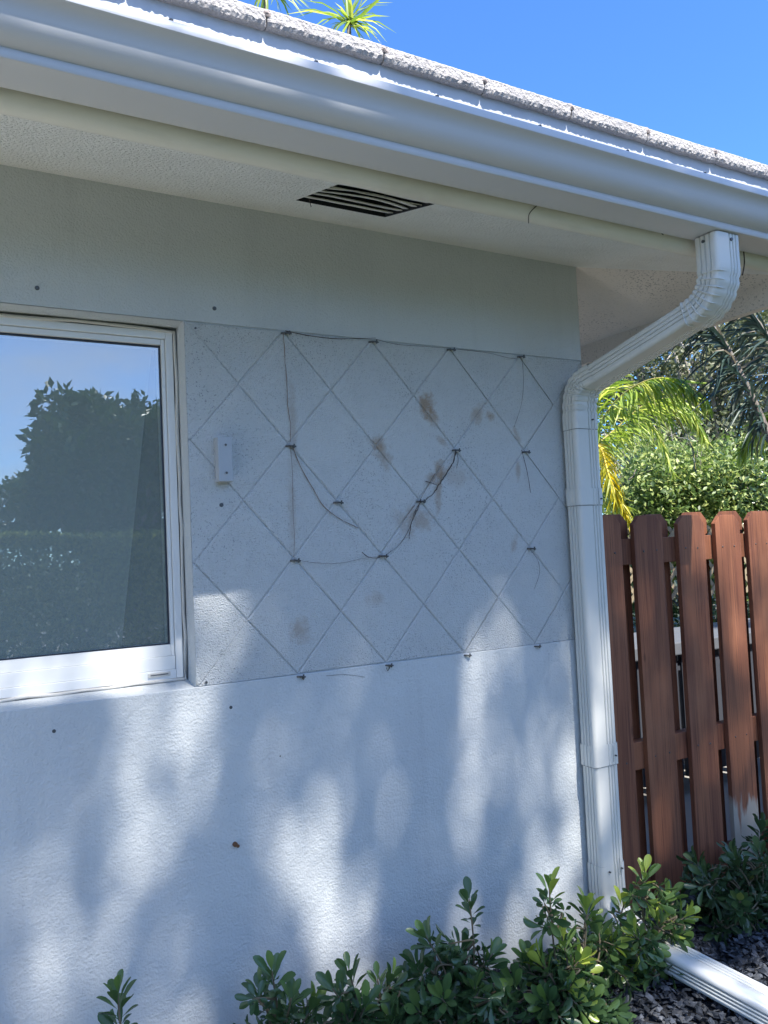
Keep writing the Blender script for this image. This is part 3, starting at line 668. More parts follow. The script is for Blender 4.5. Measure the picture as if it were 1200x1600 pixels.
for zz, xs in ((.12+H, SX+.036), (-.685+H, SX+.034), (-1.03+H, SX+.032), (.372+H, SX+.02), (-1.03+H, SX-.02)):
    s = MB().tube([(xs, SY-.0330, zz+.012), (xs, SY-.0405, zz+.012)], .0026, 8).build('screw', m_screw); keep(s, dsp)
    if xs > SX+.03:                      # folded strap end of the collar
        s = MB().box((xs-.012, SY-.0385, zz-.006), (xs-.0112, SY-.0378, zz+.045)).build('strap_seam', m_seam); keep(s, dsp)
# dark lap lines under the joints
for zz, w_, d_ in ((.1125+H, SW+.0005, SDp+.001), (-.7005+H, SW, SDp), (.3545+H, SW+.0005, SDp+.001), (-1.0005+H, SW, SDp)):
    o = sp([(SX, SY, zz), (SX, SY, zz-.0016)], 'lap_seam', w=w_, d=d_, m=m_seam)
# extension lying on the bed, running out from the wall
ext = thing('downspout_extension', 'white ribbed pipe lying on dark stone chips at the foot of the downspout', 'pipe', (SX, -.4, .02))
pth = [(SX+.004, -.13, -1.1975+H), (SX+.004, -.35, -1.1975+H), (SX+.004, -.66, -1.200+H)]
mb = MB(); vs = []; fs = []
pr = spout_profile(SW-.001, .058, .012, .0032)
pr = [(u, v) for u, v in pr]
for (x, y, z) in pth: vs += [(x+u, y, z+v) for u, v in pr]
n_ = len(pr)
for i in range(2):
    for k in range(n_): fs.append((i*n_+k, i*n_+(k+1) % n_, (i+1)*n_+(k+1) % n_, (i+1)*n_+k))
mb.add(vs, fs); o = mb.build('tube', m_spout, smooth=True); keep(o, ext)
md = o.modifiers.new('edge', 'EDGE_SPLIT'); md.split_angle = rad(35)
md = o.modifiers.new('sheet', 'SOLIDIFY'); md.thickness = .0012

# wires and hooks hanging from the fascia
def wire(name, pts, r, m, label, cat, group=None):
    o = MB().tube(pts, r, 6).build(name, m, smooth=True); return tag(o, label, cat, group)
p = at(822, 318, -.490); q = at(826, 348, -.470)
wire('hook', curve_pts([at(838, 322, -.4925), at(827, 334, -.4915), at(826, 349, -.485)]), .0011, m_twig, 'thin dark bent wire clinging to the cream fascia, second from the downspout', 'wire')
wire('hook', curve_pts([at(1033, 362, -.4925), at(1036, 368, -.488), at(1041, 377, -.482)]), .0022, m_twig, 'short dark stub of wire on the fascia just left of the downspout', 'wire')
wire('hook', curve_pts([at(1162, 392, -.4945), at(1163, 412, -.495), at(1160, 430, -.496)]), .0018, m_twig, 'dark wire hanging straight down right of the downspout outlet', 'wire')
pv = at(482, 312, -.235)
wire('hook', curve_pts([at(481, 306, -.215), at(484, 314, -.22), at(486, 323, -.225)]), .0010, m_twig, 'thin bent wire poking out of the soffit vent', 'wire')

# ------------------------------------------------------------------ dead vine remains on the wall
def vine(pxs, r, m, label, y=-.0065, wob=.0):
    pts = [at(a, b, y-random.random()*.002) for a, b in pxs]
    pts = curve_pts(pts, 5)
    pts = [Vector((p.x+random.uniform(-wob, wob), p.y, p.z+random.uniform(-wob, wob))) for p in pts]
    rs = [r*.82*(1.0-.35*i/len(pts))*random.uniform(.7, 1.3) for i in range(len(pts))]
    return tag(MB().tube(pts, rs, 6).build('vine_stem', m, smooth=True), label, 'dead vine', 'dead vine remains on the scored panel')
vine([(446, 517), (480, 524), (520, 529), (560, 529), (587, 528)], .0016, m_twig, 'black slack wire-like vine stem across the top left of the diamonds', y=-.014)
vine([(443, 520), (445, 560), (448, 600), (450, 640), (454, 665), (453, 690)], .0013, m_twig2, 'thin tan vine stem hanging down from the top left eye screw', wob=.0012)
vine([(454, 700), (457, 740), (458, 800), (460, 840), (459, 870)], .0009, m_twig2, 'fine vertical vine stem in the left column below the upper node')
vine([(456, 695), (470, 730), (490, 765), (505, 790), (530, 810), (560, 825)], .0015, m_twig2, 'curved tan vine stem sweeping down right beside a diagonal line')
vine([(712, 705), (708, 722), (700, 735), (692, 748), (684, 760), (676, 772), (662, 783), (655, 784)], .0022, m_twig, 'thick black crooked vine twig between two nodes right of centre', y=-.012, wob=.0015)
vine([(713, 706), (716, 718), (713, 732)], .0011, m_twig, 'short black twig hanging from the upper end of the crooked twig', y=-.012)
vine([(658, 780), (652, 796), (645, 812), (641, 826), (639, 842)], .0017, m_twig, 'black vine twig hanging with a kinked tip below the centre node', y=-.012, wob=.0012)
vine([(655, 788), (648, 800), (640, 825), (625, 850), (603, 867)], .0011, m_twig, 'thin dark stem slanting down to the next node at lower left', y=-.008)
vine([(648, 790), (640, 800), (632, 812)], .0016, m_twig2, 'short tan tuft of twigs beside the centre node', y=-.01)
vine([(566, 863), (575, 870), (588, 872), (600, 868)], .0015, m_twig, 'short black hooked twig left of the node above the bottom rows', y=-.012)
vine([(459, 874), (490, 879), (530, 880), (565, 873), (598, 868)], .0006, m_twig, 'hair thin stem strung level between the two lower nodes', y=-.008)
vine([(815, 558), (818, 590), (815, 630), (803, 668)], .0008, m_twig, 'thin stem hanging from the top right eye screw', y=-.010)
vine([(815, 703), (822, 730), (826, 750), (829, 770)], .0011, m_twig, 'thin dark stem below the right upper node', y=-.010)
vine([(827, 857), (840, 875), (843, 895), (835, 920)], .0008, m_twig, 'fine curling stem below the right lower node', y=-.010)
vine([(587, 530), (620, 538), (660, 541), (704, 544)], .0008, m_twig, 'thin slack stem along the top line right of the black one', y=-.012)
vine([(708, 545), (760, 551), (800, 560), (815, 556)], .0008, m_twig, 'thin slack stem along the top line at the right end', y=-.012)
vine([(680, 740), (668, 760), (658, 778)], .0013, m_twig2, 'tan twig left of the crooked black twig', y=-.009)
vine([(665, 752), (675, 755), (683, 758)], .0013, m_twig, 'tiny dark side twig joining the crooked twig', y=-.010)
vine([(471, 1056), (474, 1062), (476, 1058)], .0012, m_twig, 'knot of twig under the bottom left eye screw', y=-.014)
vine([(610, 1040), (606, 1048), (604, 1043)], .0012, m_twig, 'knot of twig under the second eye screw of the bottom line', y=-.014)
vine([(510, 1056), (540, 1054), (570, 1058)], .0006, m_twig, 'hair thin stem just below the bottom line', y=-.008)

# ------------------------------------------------------------------ fence
fence = thing('fence', 'red brown stained shadowbox fence with dog-eared boards beside the downspout', 'fence', (1.9, .02, 0))
def board(x0, x1, y0, y1, z0, z1, m, dog=.030, lean=0):
    w = x1-x0; j = random.uniform(-.004, .004)
    pts = [(x0, z0), (x1, z0), (x1, z1-dog+j), (x1-dog, z1+j), (x0+dog, z1+j), (x0, z1-dog+j)]
    vs = [(x+(z-z0)*lean, y0, z) for x, z in pts]+[(x+(z-z0)*lean, y1, z) for x, z in pts]
    fs = [tuple(range(6)), tuple(range(11, 5, -1))]+[(i, i+6, (i+1) % 6+6, (i+1) % 6) for i in range(6)]
    mb = MB().add(vs, fs); o = mb.build('board', m, bevel=.0012); keep(o, fence)
    return o
BX = [1.880, 2.080, 2.291, 2.490, 2.679, 2.878, 3.08, 3.28, 3.48, 3.68, 3.88]
for i, bx in enumerate(BX):
    o = board(bx, bx+.137, .0, .018, .03, .079+H+(0 if i != 3 else -.004), m_woodw if i == 3 else m_wood, lean=random.uniform(-.003, .003))
    if i == 3: o['label'] = 'board with its stain worn off at the foot'
    o = board(bx+.093, bx+.093+.137, .059, .077, .03, .088+H, m_wood, lean=random.uniform(-.003, .003))
for (z0, z1) in ((-.088, .0008), (-.775, -.684), (-1.2, -1.12)):
    o = MB().box((1.885, .0195, z0+H), (4.05, .0575, z1+H)).build('rail', m_wood, bevel=.002); keep(o, fence)
for i, bx in enumerate(BX[:6]):
    for zz in (-.042, -.735):
        for dx in (.035, .10):
            s = MB().tube([(bx+dx+random.uniform(-.004, .004), .001, zz+H+random.uniform(-.006, .006)), (bx+dx, -.0008, zz+H)], .0030, 6).build('nail', m_seam); keep(s, fence)

# things in the yard behind the fence
lat = thing('lattice_panel', 'tan wooden diamond lattice glimpsed through the fence gaps', 'lattice', (3.6, 1.2, 0))
mb = MB(); LX0, LX1, LZ0, LZ1, LY = 2.9, 5.2, -.36+H, .06+H, 1.25
for k in range(-10, 30):
    for sgn in (1, -1):
        pts = clip([(LX0, LZ0), (LX1, LZ0), (LX1, LZ1), (LX0, LZ1)], 1, sgn, LX0+k*.11+sgn*LZ0+.017); pts = clip(pts, -1, -sgn, -(LX0+k*.11+sgn*LZ0-.017)) if pts else []
        if len(pts) >= 3:
            n_ = len(pts); y0 = LY+(.006 if sgn > 0 else 0)
            mb.add([(x, y0, z) for x, z in pts]+[(x, y0+.005, z) for x, z in pts], [tuple(range(n_)), tuple(range(2*n_-1, n_-1, -1))]+[(i, i+n_, (i+1) % n_+n_, (i+1) % n_) for i in range(n_)])
keep(mb.build('lattice', m_lattice), lat)
for xx in (LX0, LX1): keep(MB().box((xx-.04, LY-.02, 0), (xx+.04, LY+.03, LZ1+.03)).build('post', m_lattice), lat)
tb = thing('storage_bench', 'grey bench with dark slatted front behind the fence', 'bench', (3.2, .95, 0))
keep(MB().box((2.6, .70, -.56+H), (4.2, 1.15, -.50+H)).build('seat', m_greybox, bevel=.006), tb)
mb = MB()
for i in range(16): mb.box((2.62+i*.1, .73, .1), (2.69+i*.1, .75, -.565+H))
mb.box((2.62, .74, -.64+H), (4.18, .77, -.60+H)); keep(mb.build('slats', m_darkslat), tb)
keep(MB().box((2.66, 1.08, .02), (4.16, 1.12, -.565+H)).build('back_panel', m_greybox), tb)

# ------------------------------------------------------------------ slate chips on the bed
def chips(N, x0, x1, y0, y1, s0, s1):
    base = np.array([[-1, -.7, -.3], [.9, -.9, -.25], [1.1, .6, -.3], [-.6, 1, -.3], [-.6, -.4, .45], [.5, -.5, .3], [.6, .4, .5], [-.3, .6, .35]])
    fc = [(0, 3, 2, 1), (4, 5, 6, 7), (0, 1, 5, 4), (1, 2, 6, 5), (2, 3, 7, 6), (3, 0, 4, 7)]
    V = []; Fv = []; rn = []
    P = np.stack([rng.uniform(x0, x1, N), rng.uniform(y0, y1, N), rng.uniform(.001, .016, N)], 1)
    for i in range(N):
        sc = rng.uniform(s0, s1)*np.array([1, rng.uniform(.6, 1), rng.uniform(.3, .6)])
        b = (base+rng.normal(0, .16, base.shape))*sc
        e = Matrix.Rotation(rng.uniform(0, 6.28), 3, 'Z') @ Matrix.Rotation(rng.normal(0, .45), 3, 'X') @ Matrix.Rotation(rng.normal(0, .45), 3, 'Y')
        b = b @ np.array(e).T + P[i]
        k = len(V)*8; V.append(b); Fv += [tuple(j+k for j in f) for f in fc]; rn.append(rng.random()**1.4)
    me = bpy.data.meshes.new('slate_chips'); me.from_pydata(np.concatenate(V).tolist(), [], Fv); me.update()
    a = me.attributes.new('rnd', 'FLOAT', 'POINT'); a.data.foreach_set('value', np.repeat(np.array(rn), 8).astype(np.float32))
    return link('slate_chips', me, m_chip)
ch = struct(chips(17000, -.3, 3.3, -.93, -.01, .007, .015), 'stuff'); ch.name = 'slate_chips'

# ------------------------------------------------------------------ shrubs at the foot of the wall
def shoot(base, tip, lv, st, nros, size, bright, density=1.0):
    """one stem with leaves along its upper half and a rosette at the tip"""
    base = Vector(base); tip = Vector(tip); mid = base.lerp(tip, .5)+Vector((random.uniform(-.03, .03), random.uniform(-.03, .03), .02))
    pts = curve_pts([base, mid, tip], 6); st.tube(pts, [.0035*(1-.5*i/len(pts)) for i in range(len(pts))], 5)
    d = (tip-pts[-4]).normalized(); a = d.orthogonal().normalized(); b = d.cross(a)
    Ls = (tip-base).length; ph = random.random()*6.28
    for k in range(nros):
        fr_ = k/max(1, nros-1); ang = ph+k*2.4; out = a*math.cos(ang)+b*math.sin(ang)
        back = .004+.055*fr_*min(1.3, Ls/.18)/max(density, .1)
        p = tip-d*back; spread = .35+1.0*fr_
        dr = (d*(1.15-spread*.75)+out*spread+Vector((0, 0, .12))).normalized()
        l = size*random.uniform(.72, 1.15)*(.72+.5*math.sin(math.pi*min(1, fr_+.25)))
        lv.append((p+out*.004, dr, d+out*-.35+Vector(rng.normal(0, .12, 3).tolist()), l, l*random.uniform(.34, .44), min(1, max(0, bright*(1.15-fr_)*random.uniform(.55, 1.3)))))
def shrub(label, shoots, m=m_leafS, size=.05, group='shrubs along the foot of the wall', extra=6, bright=.5):
    size *= .95
    bs = [s[0] for s in shoots]; cx = sum(t[0] for t in bs)/len(bs); cy = sum(t[1] for t in bs)/len(bs)
    root = thing('shrub', label, 'shrub', (cx, cy, 0), group); lv = []; st = MB()
    for (tip, br) in [(s[0], s[1]) for s in shoots]:
        tip = Vector(tip); base = Vector((cx+(tip.x-cx)*.35, cy+(tip.y-cy)*.35, .0))
        nros = random.randint(14, 20); shoot(base, tip, lv, st, nros, size, br)
        # lower side rosettes
        for k in range(extra):
            t = random.uniform(.25, .9); b = base.lerp(tip, t*.9)
            tp = b+Vector((random.uniform(-.07, .07), random.uniform(-.06, .06), random.uniform(.0, .05)))
            if tp.z > tip.z-.015: tp.z = tip.z-.03
            if tp.z < .02: tp.z = .03
            shoot(b, tp, lv, st, random.randint(7, 11), size*random.uniform(.8, 1), br*random.uniform(.3, .95))
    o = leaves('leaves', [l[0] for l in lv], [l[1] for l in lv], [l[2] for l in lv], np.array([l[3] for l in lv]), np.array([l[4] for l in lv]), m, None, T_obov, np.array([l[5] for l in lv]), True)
    keep(o, root); keep(st.build('stems', m_stem, smooth=True), root); return root
def tips(lst, y): return [(tuple(at(px, py, y+dy)), br) for (px, py, dy, br) in lst]
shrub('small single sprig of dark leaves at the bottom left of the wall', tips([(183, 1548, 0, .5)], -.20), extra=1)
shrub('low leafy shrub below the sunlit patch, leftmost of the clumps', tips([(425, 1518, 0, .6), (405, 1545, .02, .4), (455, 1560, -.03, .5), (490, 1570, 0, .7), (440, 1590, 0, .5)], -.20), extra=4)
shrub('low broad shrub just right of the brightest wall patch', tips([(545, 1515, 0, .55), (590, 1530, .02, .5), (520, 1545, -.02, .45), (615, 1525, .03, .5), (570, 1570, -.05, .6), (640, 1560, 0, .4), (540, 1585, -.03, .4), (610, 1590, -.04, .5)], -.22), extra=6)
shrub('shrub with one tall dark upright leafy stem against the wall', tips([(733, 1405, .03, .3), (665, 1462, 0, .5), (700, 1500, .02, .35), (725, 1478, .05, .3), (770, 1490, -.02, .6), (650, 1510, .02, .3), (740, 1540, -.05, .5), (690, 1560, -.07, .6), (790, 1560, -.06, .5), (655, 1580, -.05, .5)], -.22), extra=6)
shrub('bright green shrub with sunlight put into its leaf colours, a long sprig leaning left, beside the downspout foot', tips([(858, 1385, 0, 1.0), (918, 1412, .02, 1.0), (878, 1462, -.03, 1.1), (905, 1500, -.06, 1.2), (845, 1505, -.02, .9), (935, 1450, .02, .8), (890, 1545, -.10, 1.0), (825, 1500, .02, .7), (800, 1540, -.02, .6), (850, 1570, -.1, .8), (920, 1570, -.12, .7), (960, 1580, -.12, .5)], -.24), extra=6, size=.052)
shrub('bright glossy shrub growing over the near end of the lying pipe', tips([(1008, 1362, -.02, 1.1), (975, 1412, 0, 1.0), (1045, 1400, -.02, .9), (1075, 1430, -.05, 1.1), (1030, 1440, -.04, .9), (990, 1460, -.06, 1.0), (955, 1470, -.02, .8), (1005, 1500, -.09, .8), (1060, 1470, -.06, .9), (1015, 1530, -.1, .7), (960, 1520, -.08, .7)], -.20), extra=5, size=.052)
shrub('large dark shrub with shade put into its leaf colours, in front of the fence at the right edge', tips([(1192, 1290, .10, .7), (1145, 1330, .08, .6), (1085, 1345, .06, .7), (1110, 1385, .04, .5), (1170, 1380, 0, .7), (1195, 1420, -.05, .5), (1130, 1430, .02, .4), (1100, 1420, .06, .3), (1170, 1460, -.04, .4), (1230, 1330, .02, .5), (1240, 1400, -.02, .5), (1260, 1300, .1, .5), (1200, 1350, .05, .5), (1150, 1350, -.02, .6), (1185, 1330, -.06, .6), (1120, 1460, -.06, .5), (1190, 1480, -.1, .5), (1155, 1410, -.1, .6), (1100, 1370, 0, .5)], -.19), m=m_leafD, extra=7)
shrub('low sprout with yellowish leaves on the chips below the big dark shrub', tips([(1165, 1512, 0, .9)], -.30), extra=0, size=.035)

# ------------------------------------------------------------------ trees and palms
def palm_frond(name, pts, ll, wd, m, mr, parent, n=46, droop=.8, rr=.008, side=1, ends=(.5, .35), tip=None):
    P = curve_pts(pts, 8); N = len(P); lv = []
    st = MB().tube(P, [rr*(1-.75*i/N) for i in range(N)], 5)
    n = int(n*1.7)
    for k in range(n):
        t = .06+.94*k/(n-1); i = min(N-2, int(t*(N-1))); p = P[i].lerp(P[i+1], t*(N-1)-i); d = (P[i+1]-P[i]).normalized()
        sv = d.cross(Vector((0, 0, 1)))
        sv = sv.normalized() if sv.length > .1 else Vector((1, 0, 0))
        for s in (-1, 1):
            dr = (d*(.6+.6*t)+sv*s*side*(.9-.3*t)+Vector((0, 0, -droop*random.uniform(.4, 1.5)))+Vector(rng.normal(0, .16, 3).tolist())).normalized()
            l = ll*(ends[0]+(1-ends[0])*math.sin(math.pi*min(1, t*.9+.08)))*random.uniform(.8, 1.1)
            lv.append((p, dr, Vector((0, 0, 1))+Vector(rng.normal(0, .45, 3).tolist()), l, wd, random.random()))
    o = leaves(name, [x[0] for x in lv], [x[1] for x in lv], [x[2] for x in lv], np.array([x[3] for x in lv]), wd, m, None, T_strap, np.array([x[5] for x in lv]))
    keep(o, parent); s = st.build('rib', mr, o, smooth=True); return o
pd = 5.2; c = far(915, 700, pd)
palm = thing('palm_tree', 'arching yellow green palm behind the downspout and fence', 'palm', (c.x, c.y, 0))
keep(MB().tube([(c.x, c.y, 0), (c.x+.02, c.y, c.z*.5), c], [.09, .07, .05], 10).build('trunk', m_bark, smooth=True), palm)
def fpts(l, d): return [far(x, y, d+dd) for (x, y, dd) in l]
palm_frond('frond', fpts([(915, 705, 0), (955, 635, -.1), (1005, 597, -.2), (1058, 592, -.25), (1095, 618, -.3)], pd), .29, .017, m_palmG, m_rachis, palm, n=56, droop=.9)
palm_frond('frond', fpts([(915, 710, 0), (960, 672, .1), (1015, 628, .15), (1065, 628, .2), (1098, 672, .2)], pd+.3), .28, .017, m_palmG, m_rachis, palm, n=56, droop=.9)
palm_frond('frond', fpts([(918, 715, 0), (960, 680, .2), (1010, 660, .3), (1035, 690, .3), (1050, 735, .3)], pd+.6), .20, .012, m_palmG, m_rachis, palm, n=34, droop=.8)
o = palm_frond('frond', fpts([(915, 690, -.1), (938, 700, -.2), (952, 745, -.3), (968, 780, -.3), (986, 812, -.3)], pd-.3), .17, .013, m_palmY, m_rachisY, palm, n=48, droop=.35); o['label'] = 'yellowed frond drooping to the fence top'
palm_frond('frond', fpts([(915, 720, 0), (930, 660, .2), (938, 620, .2), (960, 590, .3)], pd+.5), .27, .017, m_palmG, m_rachis, palm, n=36, droop=.6)
palm_frond('frond', fpts([(915, 730, 0), (935, 775, .2), (955, 790, .2), (980, 792, .3)], pd+.5), .16, .012, m_palmG, m_rachis, palm, n=26, droop=.3)
palm_frond('frond', fpts([(915, 700, 0), (880, 650, .2), (850, 640, .2), (820, 680, .3)], pd+.2), .28, .017, m_palmG, m_rachis, palm, n=36, droop=.9)
palm_frond('frond', fpts([(1050, 640, 0), (1068, 670, .05), (1082, 700, .05), (1087, 735, .05)], pd+.4), .05, .012, m_palmD, m_rachis, palm, n=14, droop=.3)

pd2 = 4.6; c2 = far(1290, 640, pd2)
palm2 = thing('palm_tree', 'dark palm with brown leaf tips hanging at the upper right under the eave', 'palm', (c2.x, c2.y, 0))
keep(MB().tube([(c2.x, c2.y, 0), (c2.x, c2.y+.03, c2.z*.5), c2], [.11, .09, .07], 10).build('trunk', m_bark, smooth=True), palm2)
palm_frond('frond', fpts([(1290, 640, 0), (1240, 700, 0), (1205, 690, 0), (1170, 610, 0), (1128, 530, 0), (1100, 500, 0), (1075, 490, 0)][2:], pd2), .36, .016, m_palmD, m_bark, palm2, n=64, droop=.75, rr=.02)
palm_frond('frond', fpts([(1290, 640, 0), (1240, 590, 0), (1200, 525, 0), (1165, 480, 0), (1130, 450, 0)], pd2+.2), .36, .016, m_palmD, m_bark, palm2, n=60, droop=.7, rr=.018)
palm_frond('frond', fpts([(1290, 650, 0), (1240, 640, 0), (1200, 650, 0), (1165, 690, 0)], pd2+.3), .29, .017, m_palmG, m_rachis, palm2, n=40, droop=.6, rr=.014)
palm_frond('frond', fpts([(1290, 640, 0), (1330, 560, 0), (1380, 540, 0), (1420, 600, 0)], pd2), .36, .016, m_palmD, m_bark, palm2, n=50, droop=.7, rr=.018)

# strap-leaved plant showing above the roof
for (cx_, cy_, dd, lab, spec) in [(545, 34, 7.5, 'strap leaved plant top showing above the roof ridge, nearer the open sky', [(480, 0), (500, 22), (545, -40), (560, -30), (610, 32), (598, 46), (585, 55), (600, -10), (530, 8), (575, 10), (512, 45), (580, 38)]),
                                (415, -22, 7.9, 'strap leaved plant tips just above the tiles at the top edge, left one', [(478, 4), (470, 14), (440, 12), (390, 10), (420, 20), (455, -40), (380, -30), (484, -8), (400, -60)])]:
    cc = far(cx_, cy_, dd); pl = thing('dracaena', lab, 'plant', (cc.x, cc.y, 0), 'strap leaved plants behind the roof')
    keep(MB().tube([(cc.x+.05, cc.y, 0), (cc.x-.05, cc.y, cc.z*.6), (cc.x, cc.y, cc.z)], [.06, .045, .02], 8).build('trunk', m_bark, smooth=True), pl)
    P0 = []; D0 = []; Nn = []; Ln = []
    for (a, b) in spec:
        for rep in range(4):
            e = far(a+random.uniform(-9, 9)*rep, b+random.uniform(-9, 9)*rep, dd+random.uniform(-.3, .3)); v = e-cc; v.z += .28*v.length*.5
            P0.append(cc+Vector(rng.normal(0, .02, 3).tolist())); D0.append(v); Nn.append((rng.normal(0, .3), -.3, 1)); Ln.append(v.length*1.02)
    o = leaves('leaves', P0, D0, Nn, np.array(Ln), .034, m_palmG, None, T_strap); keep(o, pl)

def crown_points(cs, N, shell=.55):
    cs = [(Vector(c), r) for c, r in cs]; w = np.array([r**2.2 for c, r in cs]); w /= w.sum(); idx = rng.choice(len(cs), N, p=w)
    d = rdir(N); rr = (shell+(1-shell)*rng.random(N))*(.75+.35*rng.random(N))
    cc = np.array([list(cs[i][0]) for i in idx]); r = np.array([cs[i][1] for i in idx])
    return cc+d*(r*rr)[:, None], d
def tree(name, label, cat, base, cs, N, leaf, m, mbk, tr=.08, group=None, limbs=14, flat=.6):
    root = thing(name, label, cat, (base[0], base[1], 0), group); b = Vector(base)
    mb = MB(); c0 = Vector((0, 0, 0))
    for c, r in cs: c0 += Vector(c)
    c0 /= len(cs); fork = b.lerp(c0, .45); fork.z = max(.25, b.z+(c0.z-b.z)*.45)
    mb.tube(curve_pts([b, b.lerp(fork, .5)+Vector((.05, 0, 0)), fork], 4), [tr*(1-.035*i) for i in range(9)], 9)
    for c, r in random.sample(cs, min(limbs, len(cs))):
        c = Vector(c); m1 = fork.lerp(c, .5)+Vector(rng.normal(0, .08, 3).tolist())
        mb.tube(curve_pts([fork, m1, c], 4), [tr*.55*(1-.09*i) for i in range(9)], 6)
        for q in range(4):
            e = c+Vector(rdir(1)[0].tolist())*r*.95; mb.tube([c, c.lerp(e, .5)+Vector(rng.normal(0, .04, 3).tolist()), e], [tr*.14, tr*.09, tr*.04], 5)
    keep(mb.build('trunk', mbk, smooth=True), root)
    P, d = crown_points(cs, N); dirs = d*.6+rdir(N)*.8; dirs[:, 2] -= .15
    nn = rdir(N)*flat+np.array([.1, -.5, .8])
    ln = leaf*rng.uniform(.6, 1.25, N); keep(leaves('crown', P, dirs, nn, ln, ln*.5, m), root); return root
def ell(px, py, d, r): p = far(px, py, d); return (tuple(p), r)
# grey fine-leaved tree with sky gaps
cs = [ell(random.uniform(890, 1290), random.uniform(450, 740), 11+random.uniform(-1.2, 1.5), random.uniform(.30, .62)) for _ in range(72)]
b = far(1100, 800, 11.5); tree('fine_leaved_tree', 'tall grey green fine leaved tree with sky showing through, beyond the hedge', 'tree', (b.x, b.y, 0), cs, 30000, .075, m_leafY, m_barkp, .12, limbs=40, flat=1.2)
cs = [ell(random.uniform(930, 1120), random.uniform(680, 780), 9.5+random.uniform(-.5, .5), random.uniform(.3, .5)) for _ in range(16)]
b = far(1010, 800, 9.8); tree('bare_twiggy_tree', 'sparse brownish twiggy bush behind the palm fronds', 'tree', (b.x, b.y, 0), cs, 4500, .07, m_leafY, m_barkp, .07, limbs=16, flat=1.2)
# green hedge trees in front of it
for (x0, x1, lab, m) in [(985, 1075, 'bright sunlit green bush above the fence, right of the yellow frond', m_leafG), (1075, 1165, 'dense green bush behind the middle fence boards', m_leafG), (1160, 1290, 'dark green bush above the fence at the right edge', m_leafD)]:
    cs = [ell(random.uniform(x0, x1), random.uniform(735, 860), 7.6+random.uniform(-.5, .6), random.uniform(.25, .42)) for _ in range(20)]
    cs += [ell(random.uniform(x0, x1), random.uniform(700, 760), 8.2, random.uniform(.18, .3)) for _ in range(7)]
    b = far((x0+x1)/2, 860, 7.8); tree('hedge_bush', lab, 'bush', (b.x, b.y, 0), cs, 15000, .055, m, m_bark, .05, 'bushes behind the fence', 8)
cs = [ell(random.uniform(1120, 1400), random.uniform(860, 1000), 7.5, .5) for _ in range(14)]+[ell(random.uniform(900, 1150), random.uniform(860, 1000), 8.5, .5) for _ in range(14)]
b = far(1150, 900, 8.6); tree('hedge_bush', 'low dark undergrowth seen only through the fence gaps', 'bush', (b.x, b.y, 0), cs, 6000, .09, m_leafD, m_bark, .05, 'bushes behind the fence', 6)

# front garden: what the window mirrors
hd = thing('hedge', 'clipped green hedge across the front garden mirrored low in the window glass', 'hedge', (2, -6.2, 0))
N = 125000; P = np.stack([rng.uniform(-2.5, 6.5, N), rng.uniform(-6.7, -5.8, N), rng.uniform(.38, 1.52, N)], 1)
f_ = rng.random(N); P[:, 1] = np.where(f_ < .5, -5.8-rng.random(N)*.08, P[:, 1]); P[:, 2] = np.where((f_ > .5) & (f_ < .75), 1.45+.07*rng.random(N)+.03*np.sin(P[:, 0]*3), P[:, 2])
ln = .058*rng.uniform(.6, 1.2, N); keep(leaves('foliage', P, rdir(N), rdir(N)*.7+np.array([0, .3, .7]), ln, ln*.5, m_leafH), hd)
mb = MB()
for x in np.arange(-2.5, 6.5, .33):
    x += random.uniform(-.08, .08); mb.tube([(x, -6.2, 0), (x+random.uniform(-.1, .1), -6.2, .4), (x+random.uniform(-.25, .25), -6.15, 1.2)], [.028, .02, .01], 6)
    mb.tube([(x, -6.2, .15), (x+random.uniform(-.3, .3), -6.1, .7)], [.015, .008], 5)
keep(mb.build('stems', m_bark, smooth=True), hd)
cs = []
for _ in range(48):
    a = random.uniform(0, 6.28); r_ = math.sqrt(random.random()); cs.append(((2.55+1.25*r_*math.cos(a), -10+random.uniform(-.8, .8), H+1.15+1.15*r_*math.sin(a)), random.uniform(.28, .5)))
cs += [((1.6, -10, H+2.2), .36), ((2.1, -10, H+2.1), .4), ((2.7, -10, H+2.25), .36), ((3.4, -10, H+1.9), .4), ((4.2, -10, H+1.4), .6), ((5.0, -10, H+1.2), .7), ((.9, -10, H+.7), .35)]
def crown_top(x): return np.interp(x, [.6, 1.25, 1.6, 2.1, 2.6, 3.0, 3.4, 4.2, 5.5], [1.2, 2.35, 2.92, 2.62, 2.74, 2.45, 2.1, 1.9, 1.7])
cs = [((c[0], c[1], min(c[2], H+min(crown_top(c[0]), crown_top(c[0]+r_*.8), crown_top(c[0]-r_*.5)+.25)-r_*.9)), r_) for c, r_ in cs]
tree('broad_leaved_tree', 'dark round crowned broad leaved tree mirrored in the window glass', 'tree', (2.6, -10, 0), cs, 20000, .17, m_leafT, m_bark, .14, limbs=20)
cs = [((random.uniform(-1.5, .9), -9.5+random.uniform(-.5, .5), H+random.uniform(-.3, .9)), random.uniform(.25, .45)) for _ in range(18)]
tree('small_garden_tree', 'smaller open tree mirrored at the left side of the window glass', 'tree', (-.3, -9.5, 0), cs, 5000, .11, m_leafT, m_barkp, .06, limbs=14)

